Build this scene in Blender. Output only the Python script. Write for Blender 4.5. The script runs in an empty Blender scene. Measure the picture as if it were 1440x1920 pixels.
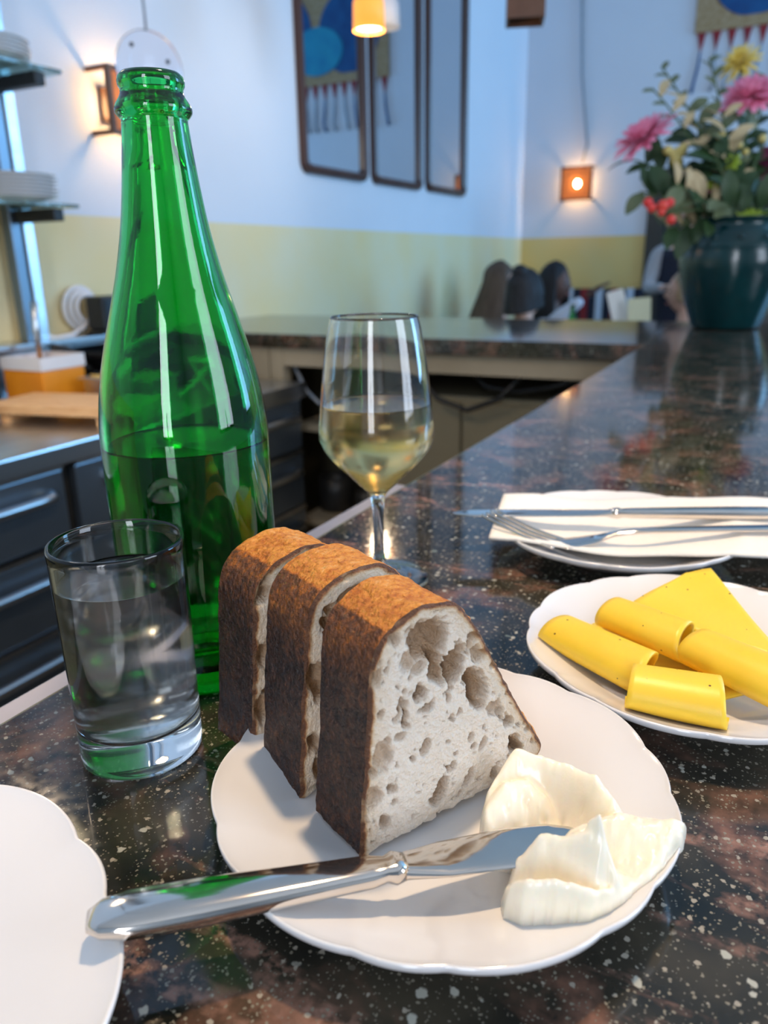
import bpy, bmesh, math, random
import numpy as np
from mathutils import Vector, Matrix
random.seed(7); rng = np.random.default_rng(11)
SC = bpy.context.scene
COL = SC.collection
PI = math.pi
B = 1.05            # height of the bar top above the floor
CZ = 1.27           # camera height
F_PX = 1442.0
PITCH, ROLL, YAW = math.radians(18.05), math.radians(1.1), math.radians(27.5)

# ------------------------------------------------------------------ camera
_f = Vector((-math.sin(YAW)*math.cos(PITCH), math.cos(YAW)*math.cos(PITCH), -math.sin(PITCH)))
_r0 = Vector((math.cos(YAW), math.sin(YAW), 0)); _u0 = _r0.cross(_f)
_r = math.cos(ROLL)*_r0 - math.sin(ROLL)*_u0
_u = math.sin(ROLL)*_r0 + math.cos(ROLL)*_u0
CAM = Vector((0, 0, CZ))
cd = bpy.data.cameras.new('camera'); cam = bpy.data.objects.new('camera', cd); COL.objects.link(cam)
m3 = Matrix((_r, _u, -_f)).transposed()
cam.matrix_world = Matrix.Translation(CAM) @ m3.to_4x4()
cd.sensor_fit = 'VERTICAL'; cd.sensor_height = 36.0; cd.lens = 36.0*F_PX/1920.0
cd.clip_start = 0.01; cd.clip_end = 60
cd.dof.use_dof = True; cd.dof.focus_distance = 0.33; cd.dof.aperture_fstop = 9.5
SC.camera = cam

# ------------------------------------------------------------------ world, light, exposure
w = bpy.data.worlds.new('world'); SC.world = w; w.use_nodes = True
bg = w.node_tree.nodes['Background']; bg.inputs[0].default_value = (0.62, 0.80, 1.0, 1); bg.inputs[1].default_value = 0.5

def area(name, loc, target, sx, sy, power, col):
    l = bpy.data.lights.new(name, 'AREA'); l.shape = 'RECTANGLE'; l.size = sx; l.size_y = sy
    l.energy = power; l.color = col
    o = bpy.data.objects.new(name, l); COL.objects.link(o); o.location = loc
    o.rotation_euler = (Vector(target)-Vector(loc)).to_track_quat('-Z', 'Y').to_euler(); return o
RX, RY, CEIL = 3.6, -3.2, 4.2      # right wall, rear wall, ceiling
WX, EY = -2.1, 6.63                # mirror wall, end wall
area('daylight_far_window', (RX-.03, 5.5, 2.2), (-3, 5.5, 2.1), 1.9, 2.2, 120, (0.24, 0.58, 1.0))
area('daylight_side_window', (RX-.03, 1.0, 2.1), (-3, 1.0, 1.6), 1.5, 2.2, 62, (0.74, 0.84, 1.0))
area('daylight_rear_window', (0.95, RY+.03, 2.1), (0.95, 3, 1.5), .8, 2.2, 52, (0.84, 0.9, 1.0))

vs = SC.view_settings
vs.view_transform = 'Standard'; vs.look = 'None'; vs.gamma = 1; vs.use_curve_mapping = False; vs.exposure = 0.45
cy = SC.cycles
cy.use_denoising = True
cy.use_adaptive_sampling = True; cy.adaptive_threshold = .025
cy.max_bounces = 13; cy.transmission_bounces = 12; cy.glossy_bounces = 6; cy.diffuse_bounces = 4; cy.transparent_max_bounces = 16
cy.sample_clamp_indirect = 4.0; cy.blur_glossy = 0.6

# ------------------------------------------------------------------ helpers
def ray(px, py): return _f + _r*float((px-720)/F_PX) + _u*float((960-py)/F_PX)
def onz(px, py, z): d = ray(px, py); return CAM + d*((z-CZ)/d.z)
def onx(px, py, X): d = ray(px, py); return CAM + d*(X/d.x)
def ony(px, py, Y): d = ray(px, py); return CAM + d*(Y/d.y)
def dep(px, py, t): return CAM + ray(px, py)*t
def onplane(px, py, P, n): d = ray(px, py); return CAM + d*((P-CAM).dot(n)/d.dot(n))

def tag(o, label=None, cat=None, group=None, kind=None):
    if label: o['label'] = label
    if cat: o['category'] = cat
    if group: o['group'] = group
    if kind: o['kind'] = kind
    return o
def empty(name, loc=(0, 0, 0), rz=0.0):
    o = bpy.data.objects.new(name, None); COL.objects.link(o); o.location = loc; o.rotation_euler = (0, 0, rz)
    o.empty_display_size = .02
    return o
def link(name, me, mat, parent=None, smooth=False):
    if mat is not None and len(me.materials) == 0: me.materials.append(mat)
    if smooth:
        for p in me.polygons: p.use_smooth = True
    o = bpy.data.objects.new(name, me); COL.objects.link(o)
    if parent is not None: o.parent = parent
    return o
def copy_tree(o, parent=None):
    c = o.copy(); COL.objects.link(c); c.parent = parent
    for ch in list(o.children): copy_tree(ch, c)
    return c

class MB:
    """collects shapes for one mesh"""
    def __init__(s): s.v = []; s.f = []
    def add(s, v, f):
        b = len(s.v); s.v += [tuple(x) for x in v]; s.f += [tuple(i+b for i in q) for q in f]; return s
    def box(s, x0, x1, y0, y1, z0, z1):
        v = [(x, y, z) for x in (x0, x1) for y in (y0, y1) for z in (z0, z1)]
        return s.add(v, [(0, 1, 3, 2), (4, 6, 7, 5), (0, 4, 5, 1), (2, 3, 7, 6), (0, 2, 6, 4), (1, 5, 7, 3)])
    def lathe(s, prof, n=48, c=(0, 0, 0), rad=None, closed=False):
        v = []; f = []; m = len(prof)
        for k in range(n):
            a = 2*PI*k/n; q = 1 if rad is None else rad(a)
            for (r, z) in prof: v.append((c[0]+r*q*math.cos(a), c[1]+r*q*math.sin(a), c[2]+z))
        for k in range(n):
            k2 = (k+1) % n
            for i in range(m if closed else m-1):
                j = (i+1) % m
                f.append((k*m+i, k2*m+i, k2*m+j, k*m+j))
        return s.add(v, f)
    def tube(s, pts, r, n=8, cap=True):
        pts = [Vector(p) for p in pts]; rr = r if isinstance(r, (list, tuple)) else [r]*len(pts)
        v = []; f = []; up = None
        for i, p in enumerate(pts):
            t = (pts[min(i+1, len(pts)-1)]-pts[max(i-1, 0)]).normalized()
            if up is None: up = Vector((0, 0, 1)) if abs(t.z) < .9 else Vector((1, 0, 0))
            a = t.cross(up).normalized(); up = a.cross(t).normalized()
            for k in range(n):
                q = 2*PI*k/n; v.append(p+(a*math.cos(q)+up*math.sin(q))*rr[i])
        for i in range(len(pts)-1):
            for k in range(n):
                k2 = (k+1) % n; f.append((i*n+k, i*n+k2, (i+1)*n+k2, (i+1)*n+k))
        if cap: f.append(tuple(range(n-1, -1, -1))); f.append(tuple(range((len(pts)-1)*n, len(pts)*n)))
        return s.add(v, f)
    def sphere(s, c, r, nu=12, nv=8, sc=(1, 1, 1)):
        v = []; f = []
        for j in range(nv+1):
            t = PI*j/nv
            for i in range(nu):
                a = 2*PI*i/nu
                v.append((c[0]+r*sc[0]*math.sin(t)*math.cos(a), c[1]+r*sc[1]*math.sin(t)*math.sin(a), c[2]+r*sc[2]*math.cos(t)))
        for j in range(nv):
            for i in range(nu): f.append((j*nu+i, (j+1)*nu+i, (j+1)*nu+(i+1) % nu, j*nu+(i+1) % nu))
        return s.add(v, f)
    def grid(s, P, nu, nv, wrap=False):
        """P: list of nu*nv points"""
        f = []
        for i in range(nu-1):
            for j in range(nv-1 if not wrap else nv):
                j2 = (j+1) % nv; f.append((i*nv+j, (i+1)*nv+j, (i+1)*nv+j2, i*nv+j2))
        return s.add(P, f)
    def build(s, name, mat, parent=None, smooth=False, bevel=0.0, seg=2, auto=None, clean=True):
        me = bpy.data.meshes.new(name); me.from_pydata(s.v, [], s.f); me.update()
        bm = bmesh.new(); bm.from_mesh(me)
        if clean: bmesh.ops.remove_doubles(bm, verts=bm.verts, dist=1e-6)
        bmesh.ops.recalc_face_normals(bm, faces=bm.faces)
        if bevel: bmesh.ops.bevel(bm, geom=[e for e in bm.edges], offset=bevel, segments=seg, affect='EDGES', profile=.6)
        bm.to_mesh(me); bm.free()
        o = link(name, me, mat, parent, smooth or bool(auto))
        if auto: me.set_sharp_from_angle(angle=math.radians(auto))
        return o

# ------------------------------------------------------------------ materials
def lin(r, g, b):
    return tuple((c/255/12.92 if c/255 <= .04045 else ((c/255+.055)/1.055)**2.4) for c in (r, g, b))
def mat(name, col, rough=.5, metal=0.0, trans=0.0, ior=1.45, noise=None, bump=None, emit=None, emit_s=0.0, sss=0.0, sss_r=(.01, .008, .005), coat=0.0, sheen=0.0, spec=None):
    m = bpy.data.materials.new(name); m.use_nodes = True; nt = m.node_tree; p = nt.nodes['Principled BSDF']
    p.inputs['Base Color'].default_value = (*col, 1); p.inputs['Roughness'].default_value = rough; p.inputs['Metallic'].default_value = metal
    p.inputs['Transmission Weight'].default_value = trans; p.inputs['IOR'].default_value = ior
    p.inputs['Coat Weight'].default_value = coat; p.inputs['Sheen Weight'].default_value = sheen
    if spec is not None: p.inputs['Specular IOR Level'].default_value = spec
    if sss: p.inputs['Subsurface Weight'].default_value = sss; p.inputs['Subsurface Radius'].default_value = sss_r; p.inputs['Subsurface Scale'].default_value = 1.0
    if emit: p.inputs['Emission Color'].default_value = (*emit, 1); p.inputs['Emission Strength'].default_value = emit_s
    tc = nt.nodes.new('ShaderNodeTexCoord')
    if noise:      # (scale, second colour, lo, hi[, stretch])
        n = nt.nodes.new('ShaderNodeTexNoise'); n.inputs['Scale'].default_value = noise[0]; n.inputs['Detail'].default_value = 5
        src = tc.outputs['Object']
        if len(noise) > 4:
            mp = nt.nodes.new('ShaderNodeMapping'); mp.inputs['Scale'].default_value = noise[4]; nt.links.new(src, mp.inputs[0]); src = mp.outputs[0]
        nt.links.new(src, n.inputs['Vector'])
        r = nt.nodes.new('ShaderNodeValToRGB'); r.color_ramp.elements[0].position = noise[2]; r.color_ramp.elements[1].position = noise[3]
        r.color_ramp.elements[0].color = (*col, 1); r.color_ramp.elements[1].color = (*noise[1], 1)
        nt.links.new(n.outputs['Fac'], r.inputs[0]); nt.links.new(r.outputs[0], p.inputs['Base Color'])
    if bump:       # (scale, strength, distance)
        n = nt.nodes.new('ShaderNodeTexNoise'); n.inputs['Scale'].default_value = bump[0]; n.inputs['Detail'].default_value = 4
        nt.links.new(tc.outputs['Object'], n.inputs['Vector'])
        b = nt.nodes.new('ShaderNodeBump'); b.inputs['Strength'].default_value = bump[1]; b.inputs['Distance'].default_value = bump[2]
        nt.links.new(n.outputs['Fac'], b.inputs['Height']); nt.links.new(b.outputs[0], p.inputs['Normal'])
    return m

def granite_material():
    m = bpy.data.materials.new('dark_granite'); m.use_nodes = True; nt = m.node_tree; N = nt.nodes; L = nt.links
    p = N['Principled BSDF']; p.inputs['Roughness'].default_value = .1; p.inputs['IOR'].default_value = 1.55
    tc = N.new('ShaderNodeTexCoord'); co = tc.outputs['Object']
    def noise(scale, detail=4, vec=None, dist=0.0):
        n = N.new('ShaderNodeTexNoise'); n.inputs['Scale'].default_value = scale; n.inputs['Detail'].default_value = detail; n.inputs['Distortion'].default_value = dist
        L.new(vec or co, n.inputs['Vector']); return n.outputs['Fac']
    def ramp(src, a, b, ca=(0, 0, 0), cb=(1, 1, 1)):
        r = N.new('ShaderNodeValToRGB'); r.color_ramp.elements[0].position = a; r.color_ramp.elements[1].position = b
        r.color_ramp.elements[0].color = (*ca, 1); r.color_ramp.elements[1].color = (*cb, 1); L.new(src, r.inputs[0]); return r.outputs[0]
    def mix(fac, a, b):
        x = N.new('ShaderNodeMix'); x.data_type = 'RGBA'; L.new(fac, x.inputs[0]); L.new(a, x.inputs[6])
        if isinstance(b, tuple): x.inputs[7].default_value = (*b, 1)
        else: L.new(b, x.inputs[7])
        return x.outputs[2]
    def mul(a, b):
        x = N.new('ShaderNodeMath'); x.operation = 'MULTIPLY'; L.new(a, x.inputs[0])
        if isinstance(b, float): x.inputs[1].default_value = b
        else: L.new(b, x.inputs[1])
        return x.outputs[0]
    col = ramp(noise(22, 6), .36, .68, (.006, .0075, .006), (.050, .043, .028))
    patch = mul(ramp(noise(15, 7, dist=.8), .50, .66), ramp(noise(110, 5), .30, .62))
    col = mix(patch, col, (.21, .105, .07))
    mp = N.new('ShaderNodeMapping'); mp.inputs['Rotation'].default_value = (0, 0, math.radians(14)); mp.inputs['Scale'].default_value = (9, 34, 10)
    L.new(co, mp.inputs[0])
    vein = mul(ramp(noise(1.0, 6, mp.outputs[0], .9), .60, .69), ramp(noise(210, 5), .40, .62))
    col = mix(vein, col, (.30, .165, .12))
    def flecks(scale, size, keep, colr, col):
        v = N.new('ShaderNodeTexVoronoi'); v.inputs['Scale'].default_value = scale; L.new(co, v.inputs['Vector'])
        wv = noise(scale*2.2, 2)
        ad = N.new('ShaderNodeMath'); ad.operation = 'MULTIPLY_ADD'; L.new(wv, ad.inputs[0]); ad.inputs[1].default_value = .6; L.new(v.outputs['Distance'], ad.inputs[2])
        d = ramp(ad.outputs[0], size+.27, size+.33, (1, 1, 1), (0, 0, 0))
        sp = N.new('ShaderNodeSeparateColor'); L.new(v.outputs['Color'], sp.inputs[0])
        k = ramp(sp.outputs[0], keep, keep+.04)
        return mix(mul(d, k), col, colr)
    col = flecks(700, .24, .62, (.17, .155, .12), col)
    col = flecks(420, .24, .50, (.22, .20, .15), col)
    col = flecks(230, .23, .66, (.34, .31, .25), col)
    col = flecks(120, .19, .78, (.42, .42, .36), col)
    col = flecks(70, .13, .86, (.16, .20, .19), col)
    L.new(col, p.inputs['Base Color'])
    rr = ramp(noise(160, 3), .3, .7, (.04, .04, .04), (.11, .11, .11)); L.new(rr, p.inputs['Roughness'])
    return m

def two_tone_wall(name, top, low, zsplit):
    """white-blue plaster above an ochre painted dado"""
    m = bpy.data.materials.new(name); m.use_nodes = True; nt = m.node_tree; N = nt.nodes; L = nt.links
    p = N['Principled BSDF']; p.inputs['Roughness'].default_value = .75
    g = N.new('ShaderNodeNewGeometry'); s = N.new('ShaderNodeSeparateXYZ'); L.new(g.outputs['Position'], s.inputs[0])
    c = N.new('ShaderNodeMath'); c.operation = 'GREATER_THAN'; L.new(s.outputs[2], c.inputs[0]); c.inputs[1].default_value = zsplit
    n = N.new('ShaderNodeTexNoise'); n.inputs['Scale'].default_value = 3.0; n.inputs['Detail'].default_value = 6; L.new(g.outputs['Position'], n.inputs['Vector'])
    def tone(a, k):
        r = N.new('ShaderNodeValToRGB'); r.color_ramp.elements[0].position = .3; r.color_ramp.elements[1].position = .75
        r.color_ramp.elements[0].color = (*a, 1); r.color_ramp.elements[1].color = (a[0]*k[0], a[1]*k[1], a[2]*k[2], 1); L.new(n.outputs['Fac'], r.inputs[0]); return r.outputs[0]
    x = N.new('ShaderNodeMix'); x.data_type = 'RGBA'; L.new(c.outputs[0], x.inputs[0]); L.new(tone(low, (1.05, .93, .7)), x.inputs[6]); L.new(tone(top, (.96, .97, .98)), x.inputs[7])
    L.new(x.outputs[2], p.inputs['Base Color'])
    b = N.new('ShaderNodeBump'); b.inputs['Strength'].default_value = .15; b.inputs['Distance'].default_value = .01; L.new(n.outputs['Fac'], b.inputs['Height']); L.new(b.outputs[0], p.inputs['Normal'])
    return m

M = {}
M['granite'] = granite_material()
M['wall'] = two_tone_wall('plaster_wall', (.68, .73, .80), (.74, .68, .45), 1.43)
M['endwall_shaded'] = two_tone_wall('plaster_end_wall_shaded', (.62, .66, .72), (.66, .52, .22), 1.43)  # same paint as the mirror wall, upper colour darkened for its weaker light
M['plain'] = mat('plain_plaster', (.7, .74, .78), .8, bump=(6, .1, .01))
M['ceiling'] = mat('ceiling_paint', (.78, .8, .82), .85, bump=(5, .05, .01))
M['floor'] = mat('floor_tile', (.06, .055, .05), .5, noise=(3, (.1, .09, .08), .3, .7))
M['cream'] = mat('cream_laminate', lin(170, 155, 130), .5, noise=(4, lin(150, 135, 110), .35, .7))
M['olive'] = mat('olive_panel', lin(135, 126, 102), .5, noise=(3, lin(120, 112, 90), .35, .7))
M['darkvoid'] = mat('dark_laminate', (.02, .02, .018), .6, noise=(5, (.03, .03, .027), .3, .7))
M['steel'] = mat('brushed_steel', (.52, .55, .58), .28, 1.0, noise=(30, (.62, .64, .66), .3, .7, (1, .05, 1)))
M['steel_dark'] = mat('dark_steel', (.16, .20, .245), .33, .85, noise=(6, (.20, .245, .29), .3, .7))
M['polish'] = mat('polished_steel', (.80, .73, .66), .09, 1.0, noise=(60, (.74, .67, .60), .3, .7))
M['edge_metal'] = mat('satin_aluminium', (.30, .30, .36), .4, .5, noise=(20, (.26, .26, .31), .3, .7))
M['porcelain'] = mat('white_porcelain', (.78, .775, .775), .12, coat=.4, noise=(9, (.755, .75, .75), .3, .7), ior=1.5)
M['napkin'] = mat('white_paper_napkin', (.86, .83, .77), .8, noise=(300, (.82, .79, .73), .3, .7), bump=(900, .2, .0004))
M['green_glass'] = mat('green_bottle_glass', (.035, .66, .14), .01, trans=1, ior=1.5, bump=(60, .03, .002))
M['glass'] = mat('clear_glass', (.97, .985, .98), 0.0, trans=1, ior=1.48)
M['water'] = mat('water', (.98, .99, .99), 0.12, trans=1, ior=1.33)
M['bottle_water'] = mat('bottled_drink', (.72, .80, .55), 0.08, trans=1, ior=1.33)
M['wine'] = mat('white_wine', (.95, .70, .30), 0.2, trans=1, ior=1.345)
M['shelf_glass'] = mat('green_edge_glass', (.55, .78, .74), .05, trans=.85, ior=1.5)
M['mirror'] = mat('mirror_silver', (.62, .70, .76), .015, 1.0)
M['frame_wood'] = mat('dark_red_wood', (.045, .02, .014), .3, noise=(12, (.08, .035, .024), .3, .7, (1, 1, .1)))
M['black'] = mat('black_plastic', (.012, .012, .012), .45, noise=(20, (.018, .018, .018), .3, .7))
M['iron'] = mat('black_iron_pan', (.012, .013, .015), .35, .3, noise=(20, (.02, .02, .022), .3, .7))
M['white_plastic'] = mat('white_plastic', (.72, .72, .74), .4, noise=(20, (.68, .68, .7), .3, .7))
M['cable_grey'] = mat('grey_cable', (.30, .33, .37), .5, noise=(20, (.26, .29, .33), .3, .7))
M['board'] = mat('pale_wood_board', lin(228, 186, 136), .5, noise=(20, lin(200, 148, 100), .3, .75, (1, 8, 8)))
M['orange'] = mat('orange_sauce', (.75, .27, .015), .35, noise=(14, (.68, .23, .01), .3, .7))
M['tub'] = mat('clear_tub', (.95, .95, .95), .1, trans=1, ior=1.1)
M['food'] = mat('yellow_food', (.65, .45, .12), .6, noise=(60, (.4, .2, .05), .35, .7), bump=(60, .6, .01))
M['purple'] = mat('purple_cloth', (.32, .28, .55), .8, noise=(30, (.26, .22, .48), .3, .7))
M['amber'] = mat('amber_shade', (.7, .24, .04), .5, trans=.0, noise=(20, (.55, .17, .03), .3, .7), emit=(1, .36, .05), emit_s=.9)
M['brown_shade'] = mat('brown_lamp_wood', (.11, .05, .028), .5, noise=(14, (.15, .07, .04), .3, .7))
M['bulb'] = mat('lit_bulb', (1, .8, .5), .3, emit=(1, .72, .36), emit_s=28)
M['lamp_glow'] = mat('lit_lamp_opening', (1, .9, .7), .3, emit=(1, .84, .55), emit_s=6)
M['white_shade'] = mat('white_lamp_porcelain', (.75, .74, .78), .3, noise=(10, (.7, .69, .73), .3, .7))
M['teal'] = mat('teal_glazed_ceramic', (.001, .020, .023), .2, coat=.15, noise=(9, (.003, .038, .040), .3, .75), bump=(14, .25, .01))
M['skin'] = mat('skin_light', (.62, .38, .29), .55, noise=(12, (.58, .34, .25), .3, .7))
M['skin_dark'] = mat('skin_dark', (.12, .06, .045), .5, noise=(12, (.1, .05, .038), .3, .7))

# ------------------------------------------------------------------ structure
def struct(name, mb, m, **k): return tag(mb.build(name, m, **k), kind='structure')
struct('floor', MB().box(WX-.1, RX+.1, RY-.1, EY+2.2, -.1, 0), M['floor'])
struct('ceiling', MB().box(WX-.1, RX+.1, RY-.1, EY+2.2, CEIL, CEIL+.1), M['ceiling'])
struct('wall_left', MB().box(WX-.12, WX, RY-.1, EY+.12, 0, CEIL), M['wall'])
DX0, DX1, DZ = -.97, 0.05, 1.80                  # doorway in the end wall
struct('wall_end', MB().box(WX, DX0-.12, EY, EY+.12, 0, CEIL).box(DX0-.12, DX1+.12, EY, EY+.12, DZ+.1, CEIL).box(DX1+.12, RX, EY, EY+.12, 0, CEIL), M['endwall_shaded'])
struct('trim_1', MB().box(DX0-.12, DX0, EY-.03, EY+.15, 0, DZ).box(DX1, DX1+.12, EY-.03, EY+.15, 0, DZ).box(DX0-.12, DX1+.12, EY-.03, EY+.15, DZ, DZ+.1),
       mat('dark_door_frame', (.03, .028, .024), .5, noise=(8, (.045, .04, .034), .3, .7)))
struct('wall_passage', MB().box(DX0-.8, DX1+.8, EY+2.0, EY+2.1, 0, CEIL).box(DX0-.9, DX0-.8, EY+.12, EY+2.1, 0, CEIL).box(DX1+.8, DX1+.9, EY+.12, EY+2.1, 0, CEIL),
       mat('passage_plaster', (.6, .62, .62), .8, noise=(2, (.55, .57, .57), .3, .7)))
def wall_with_windows(name, along, fixed0, fixed1, lo, hi, wins):
    mb = MB(); z0, z1 = 1.0, 3.2; cur = lo
    def bx(a, b, c, d):
        if along == 'y': mb.box(fixed0, fixed1, a, b, c, d)
        else: mb.box(a, b, fixed0, fixed1, c, d)
    for (a, b) in wins:
        bx(cur, a, 0, CEIL); bx(a, b, 0, z0); bx(a, b, z1, CEIL); cur = b
    bx(cur, hi, 0, CEIL)
    struct(name, mb, M['plain'])
    for i, (a, b) in enumerate(wins):
        fr = MB()
        def fb(p, q, c, d):
            if along == 'y': fr.box(fixed0+.02, fixed0+.08, p, q, c, d)
            else: fr.box(p, q, fixed1-.08, fixed1-.02, c, d)
        t = .06
        fb(a, a+t, z0, z1); fb(b-t, b, z0, z1); fb(a+t, b-t, z0, z0+t); fb(a+t, b-t, z1-t, z1); fb((a+b)/2-.03, (a+b)/2+.03, z0+t, z1-t)
        struct('window_%d' % (i+1+(10 if along == 'x' else 0)), fr, M['frame_wood'])
wall_with_windows('wall_right', 'y', RX, RX+.15, RY, EY, [(.2, 1.8), (4.5, 6.5)])
wall_with_windows('wall_rear', 'x', RY-.15, RY, WX, RX, [(.5, 1.4)])

# ------------------------------------------------------------------ bar counter and far counter
BX = -.335; BXR = .42; FY0, FY1 = 2.13, 2.95
bar = tag(empty('bar_counter', (0, 0, 0)), 'long dark speckled granite bar counter carrying the plates and glasses', 'counter')
MB().box(BX+.002, BXR, -.9, FY1, B-.045, B).build('worktop', M['granite'], bar, bevel=.003)
tag(MB().box(BX-.017, BX, -.9, .70, B-.05, B-.004).build('edge_strip', M['edge_metal'], bar, bevel=.001), 'satin metal edge strip')
MB().box(BX+.10, BXR-.16, -.88, FY1-.05, 0, B-.046).build('base', M['olive'], bar)
MB().box(BX-.012, BX+.099, -.88, FY0-.003, .74, .76).build('under_shelf', M['darkvoid'], bar)

far = tag(empty('service_counter', (-1.2, 2.5, 0)), 'dark granite service counter with cream apron meeting the bar at a right angle', 'counter')
def child_box(name, m, parent, b, **k):
    l = parent.location
    return MB().box(b[0]-l.x, b[1]-l.x, b[2]-l.y, b[3]-l.y, b[4]-l.z, b[5]-l.z).build(name, m, parent, **k)
child_box('worktop', M['granite'], far, (WX+.002, BX, FY0, FY1, B-.045, B), bevel=.003)
child_box('apron', M['cream'], far, (-1.52, BX-.02, FY0+.025, FY0+.05, .945, B-.046))
child_box('apron', M['cream'], far, (-2.08, -1.545, FY0+.02, FY0+.045, .87, B-.046))
for x in (-1.54, -.39): child_box('post', M['cream'], far, (x, x+.05, FY0+.02, FY0+.07, 0, B-.046 if x < -1 else .944))
child_box('shelf', M['cream'], far, (-1.489, -1.2, FY0+.08, FY0+.5, .715, .74))
child_box('shelf', M['cream'], far, (-1.489, -1.2, FY0+.08, FY0+.5, .37, .395))
child_box('divider', M['olive'], far, (-1.198, -1.172, FY0+.06, FY0+.5, 0, .944))
child_box('back_panel', M['olive'], far, (-2.08, BX+.0, FY1-.12, FY1-.09, 0, B-.046))
child_box('side_panel', M['cream'], far, (-2.08, -1.545, FY0+.05, FY0+.075, 0, .868))

fridge = tag(empty('undercounter_fridge', (-.86, 2.5, 0)), 'olive panelled low fridge cabinet under the service counter', 'fridge')
child_box('body', M['olive'], fridge, (-1.165, -.62, 2.27, 2.80, .02, .86), bevel=.004)
child_box('door', M['olive'], fridge, (-1.15, -.895, 2.253, 2.269, .06, .84), bevel=.003)
child_box('door', M['olive'], fridge, (-.885, -.635, 2.253, 2.269, .06, .84), bevel=.003)
child_box('foot', M['black'], fridge, (-1.12, -.66, 2.35, 2.75, 0, .019))
dish = tag(empty('white_appliance', (-.53, 2.45, 0)), 'pale grey appliance with a light lid under the service counter by the bar', 'appliance')
child_box('body', M['white_plastic'], dish, (-.61, -.41, 2.24, 2.6, 0, .84), bevel=.006)
child_box('lid', M['white_plastic'], dish, (-.612, -.408, 2.235, 2.605, .842, .87), bevel=.006)
for i, (x0, y0, pts) in enumerate([(-1.1, 2.3, [(-1.02, .944), (-.95, .86), (-.85, .83), (-.75, .87), (-.68, .944)]), (-.6, 2.3, [(-.85, .944), (-.80, .90), (-.70, .89), (-.6, .91), (-.5, .944)])]):
    tag(MB().tube([(x, 2.2+.03*i, z) for (x, z) in pts], .008, 8).build('loose_cable', M['black'], None, True),
        ['black cable sagging below the cream apron of the service counter', 'shorter black cable looped under the apron by the pale appliance'][i], 'cable')
tag(MB().tube([(-1.47, 2.19, .94), (-1.42, 2.18, .86), (-1.37, 2.18, .82), (-1.32, 2.18, .83), (-1.29, 2.19, .90), (-1.28, 2.2, .944)], .006, 8).build('pale_cable', M['cable_grey'], None, True),
    'pale cable hanging in a loop over the open shelves', 'cable')
for i, (x, z, r, h, lb) in enumerate([(-1.42, .395, .07, .13, 'dark round pot on the lower open shelf'), (-1.29, .395, .05, .09, 'small dark pot beside a larger one on the lower shelf')]):
    tag(MB().lathe([(0, 0), (r*.8, 0), (r*.95, h*.1), (r, h*.6), (r*.9, h), (r*.86, h), (r*.9, h*.6), (r*.8, h*.12), (0, h*.12)], 24, (x, 2.35, z)).build('pot', M['black'], None, True), lb, 'pot')

# low shelf things between the bar and the service counter
tr = tag(empty('serving_tray', (0, 0, 0)), 'white tray on the shelf behind the bar edge', 'tray')
c0 = Vector((-.475, 1.36, .86))
MB().box(c0.x-.07, c0.x+.07, c0.y-.13, c0.y+.13, c0.z, c0.z+.012).build('base', M['white_plastic'], tr, bevel=.004)
MB().box(c0.x-.075, c0.x-.067, c0.y-.135, c0.y+.135, c0.z+.004, c0.z+.03).box(c0.x+.067, c0.x+.075, c0.y-.135, c0.y+.135, c0.z+.004, c0.z+.03).build('rim', M['white_plastic'], tr, bevel=.002)
pc = onz(800, 872, .84)
P = []
for i in range(16):
    for j in range(14):
        a, b_ = i/15-.5, j/13-.5
        P.append((-.45+a*.2, 1.05+b_*.22, .845+.012*math.sin(a*9+b_*5)+.01*math.sin(b_*13)))
cl = MB().grid(P, 16, 14).build('folded_cloth', M['purple'], None, True); cl.modifiers.new('s', 'SOLIDIFY').thickness = .008
tag(cl, 'crumpled purple cloth on the shelf behind the bar', 'cloth')
ws = tag(empty('work_shelf', (0, 0, 0)), 'dark shelf unit behind the bar holding a tray and purple cloth', 'shelf')
MB().box(-.565, BX-.02, .9, 1.6, .80, .828).build('shelf_board', M['darkvoid'], ws)
for y in (.92, 1.56): MB().box(-.56, BX-.03, y, y+.03, 0, .799).build('support', M['darkvoid'], ws)
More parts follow.
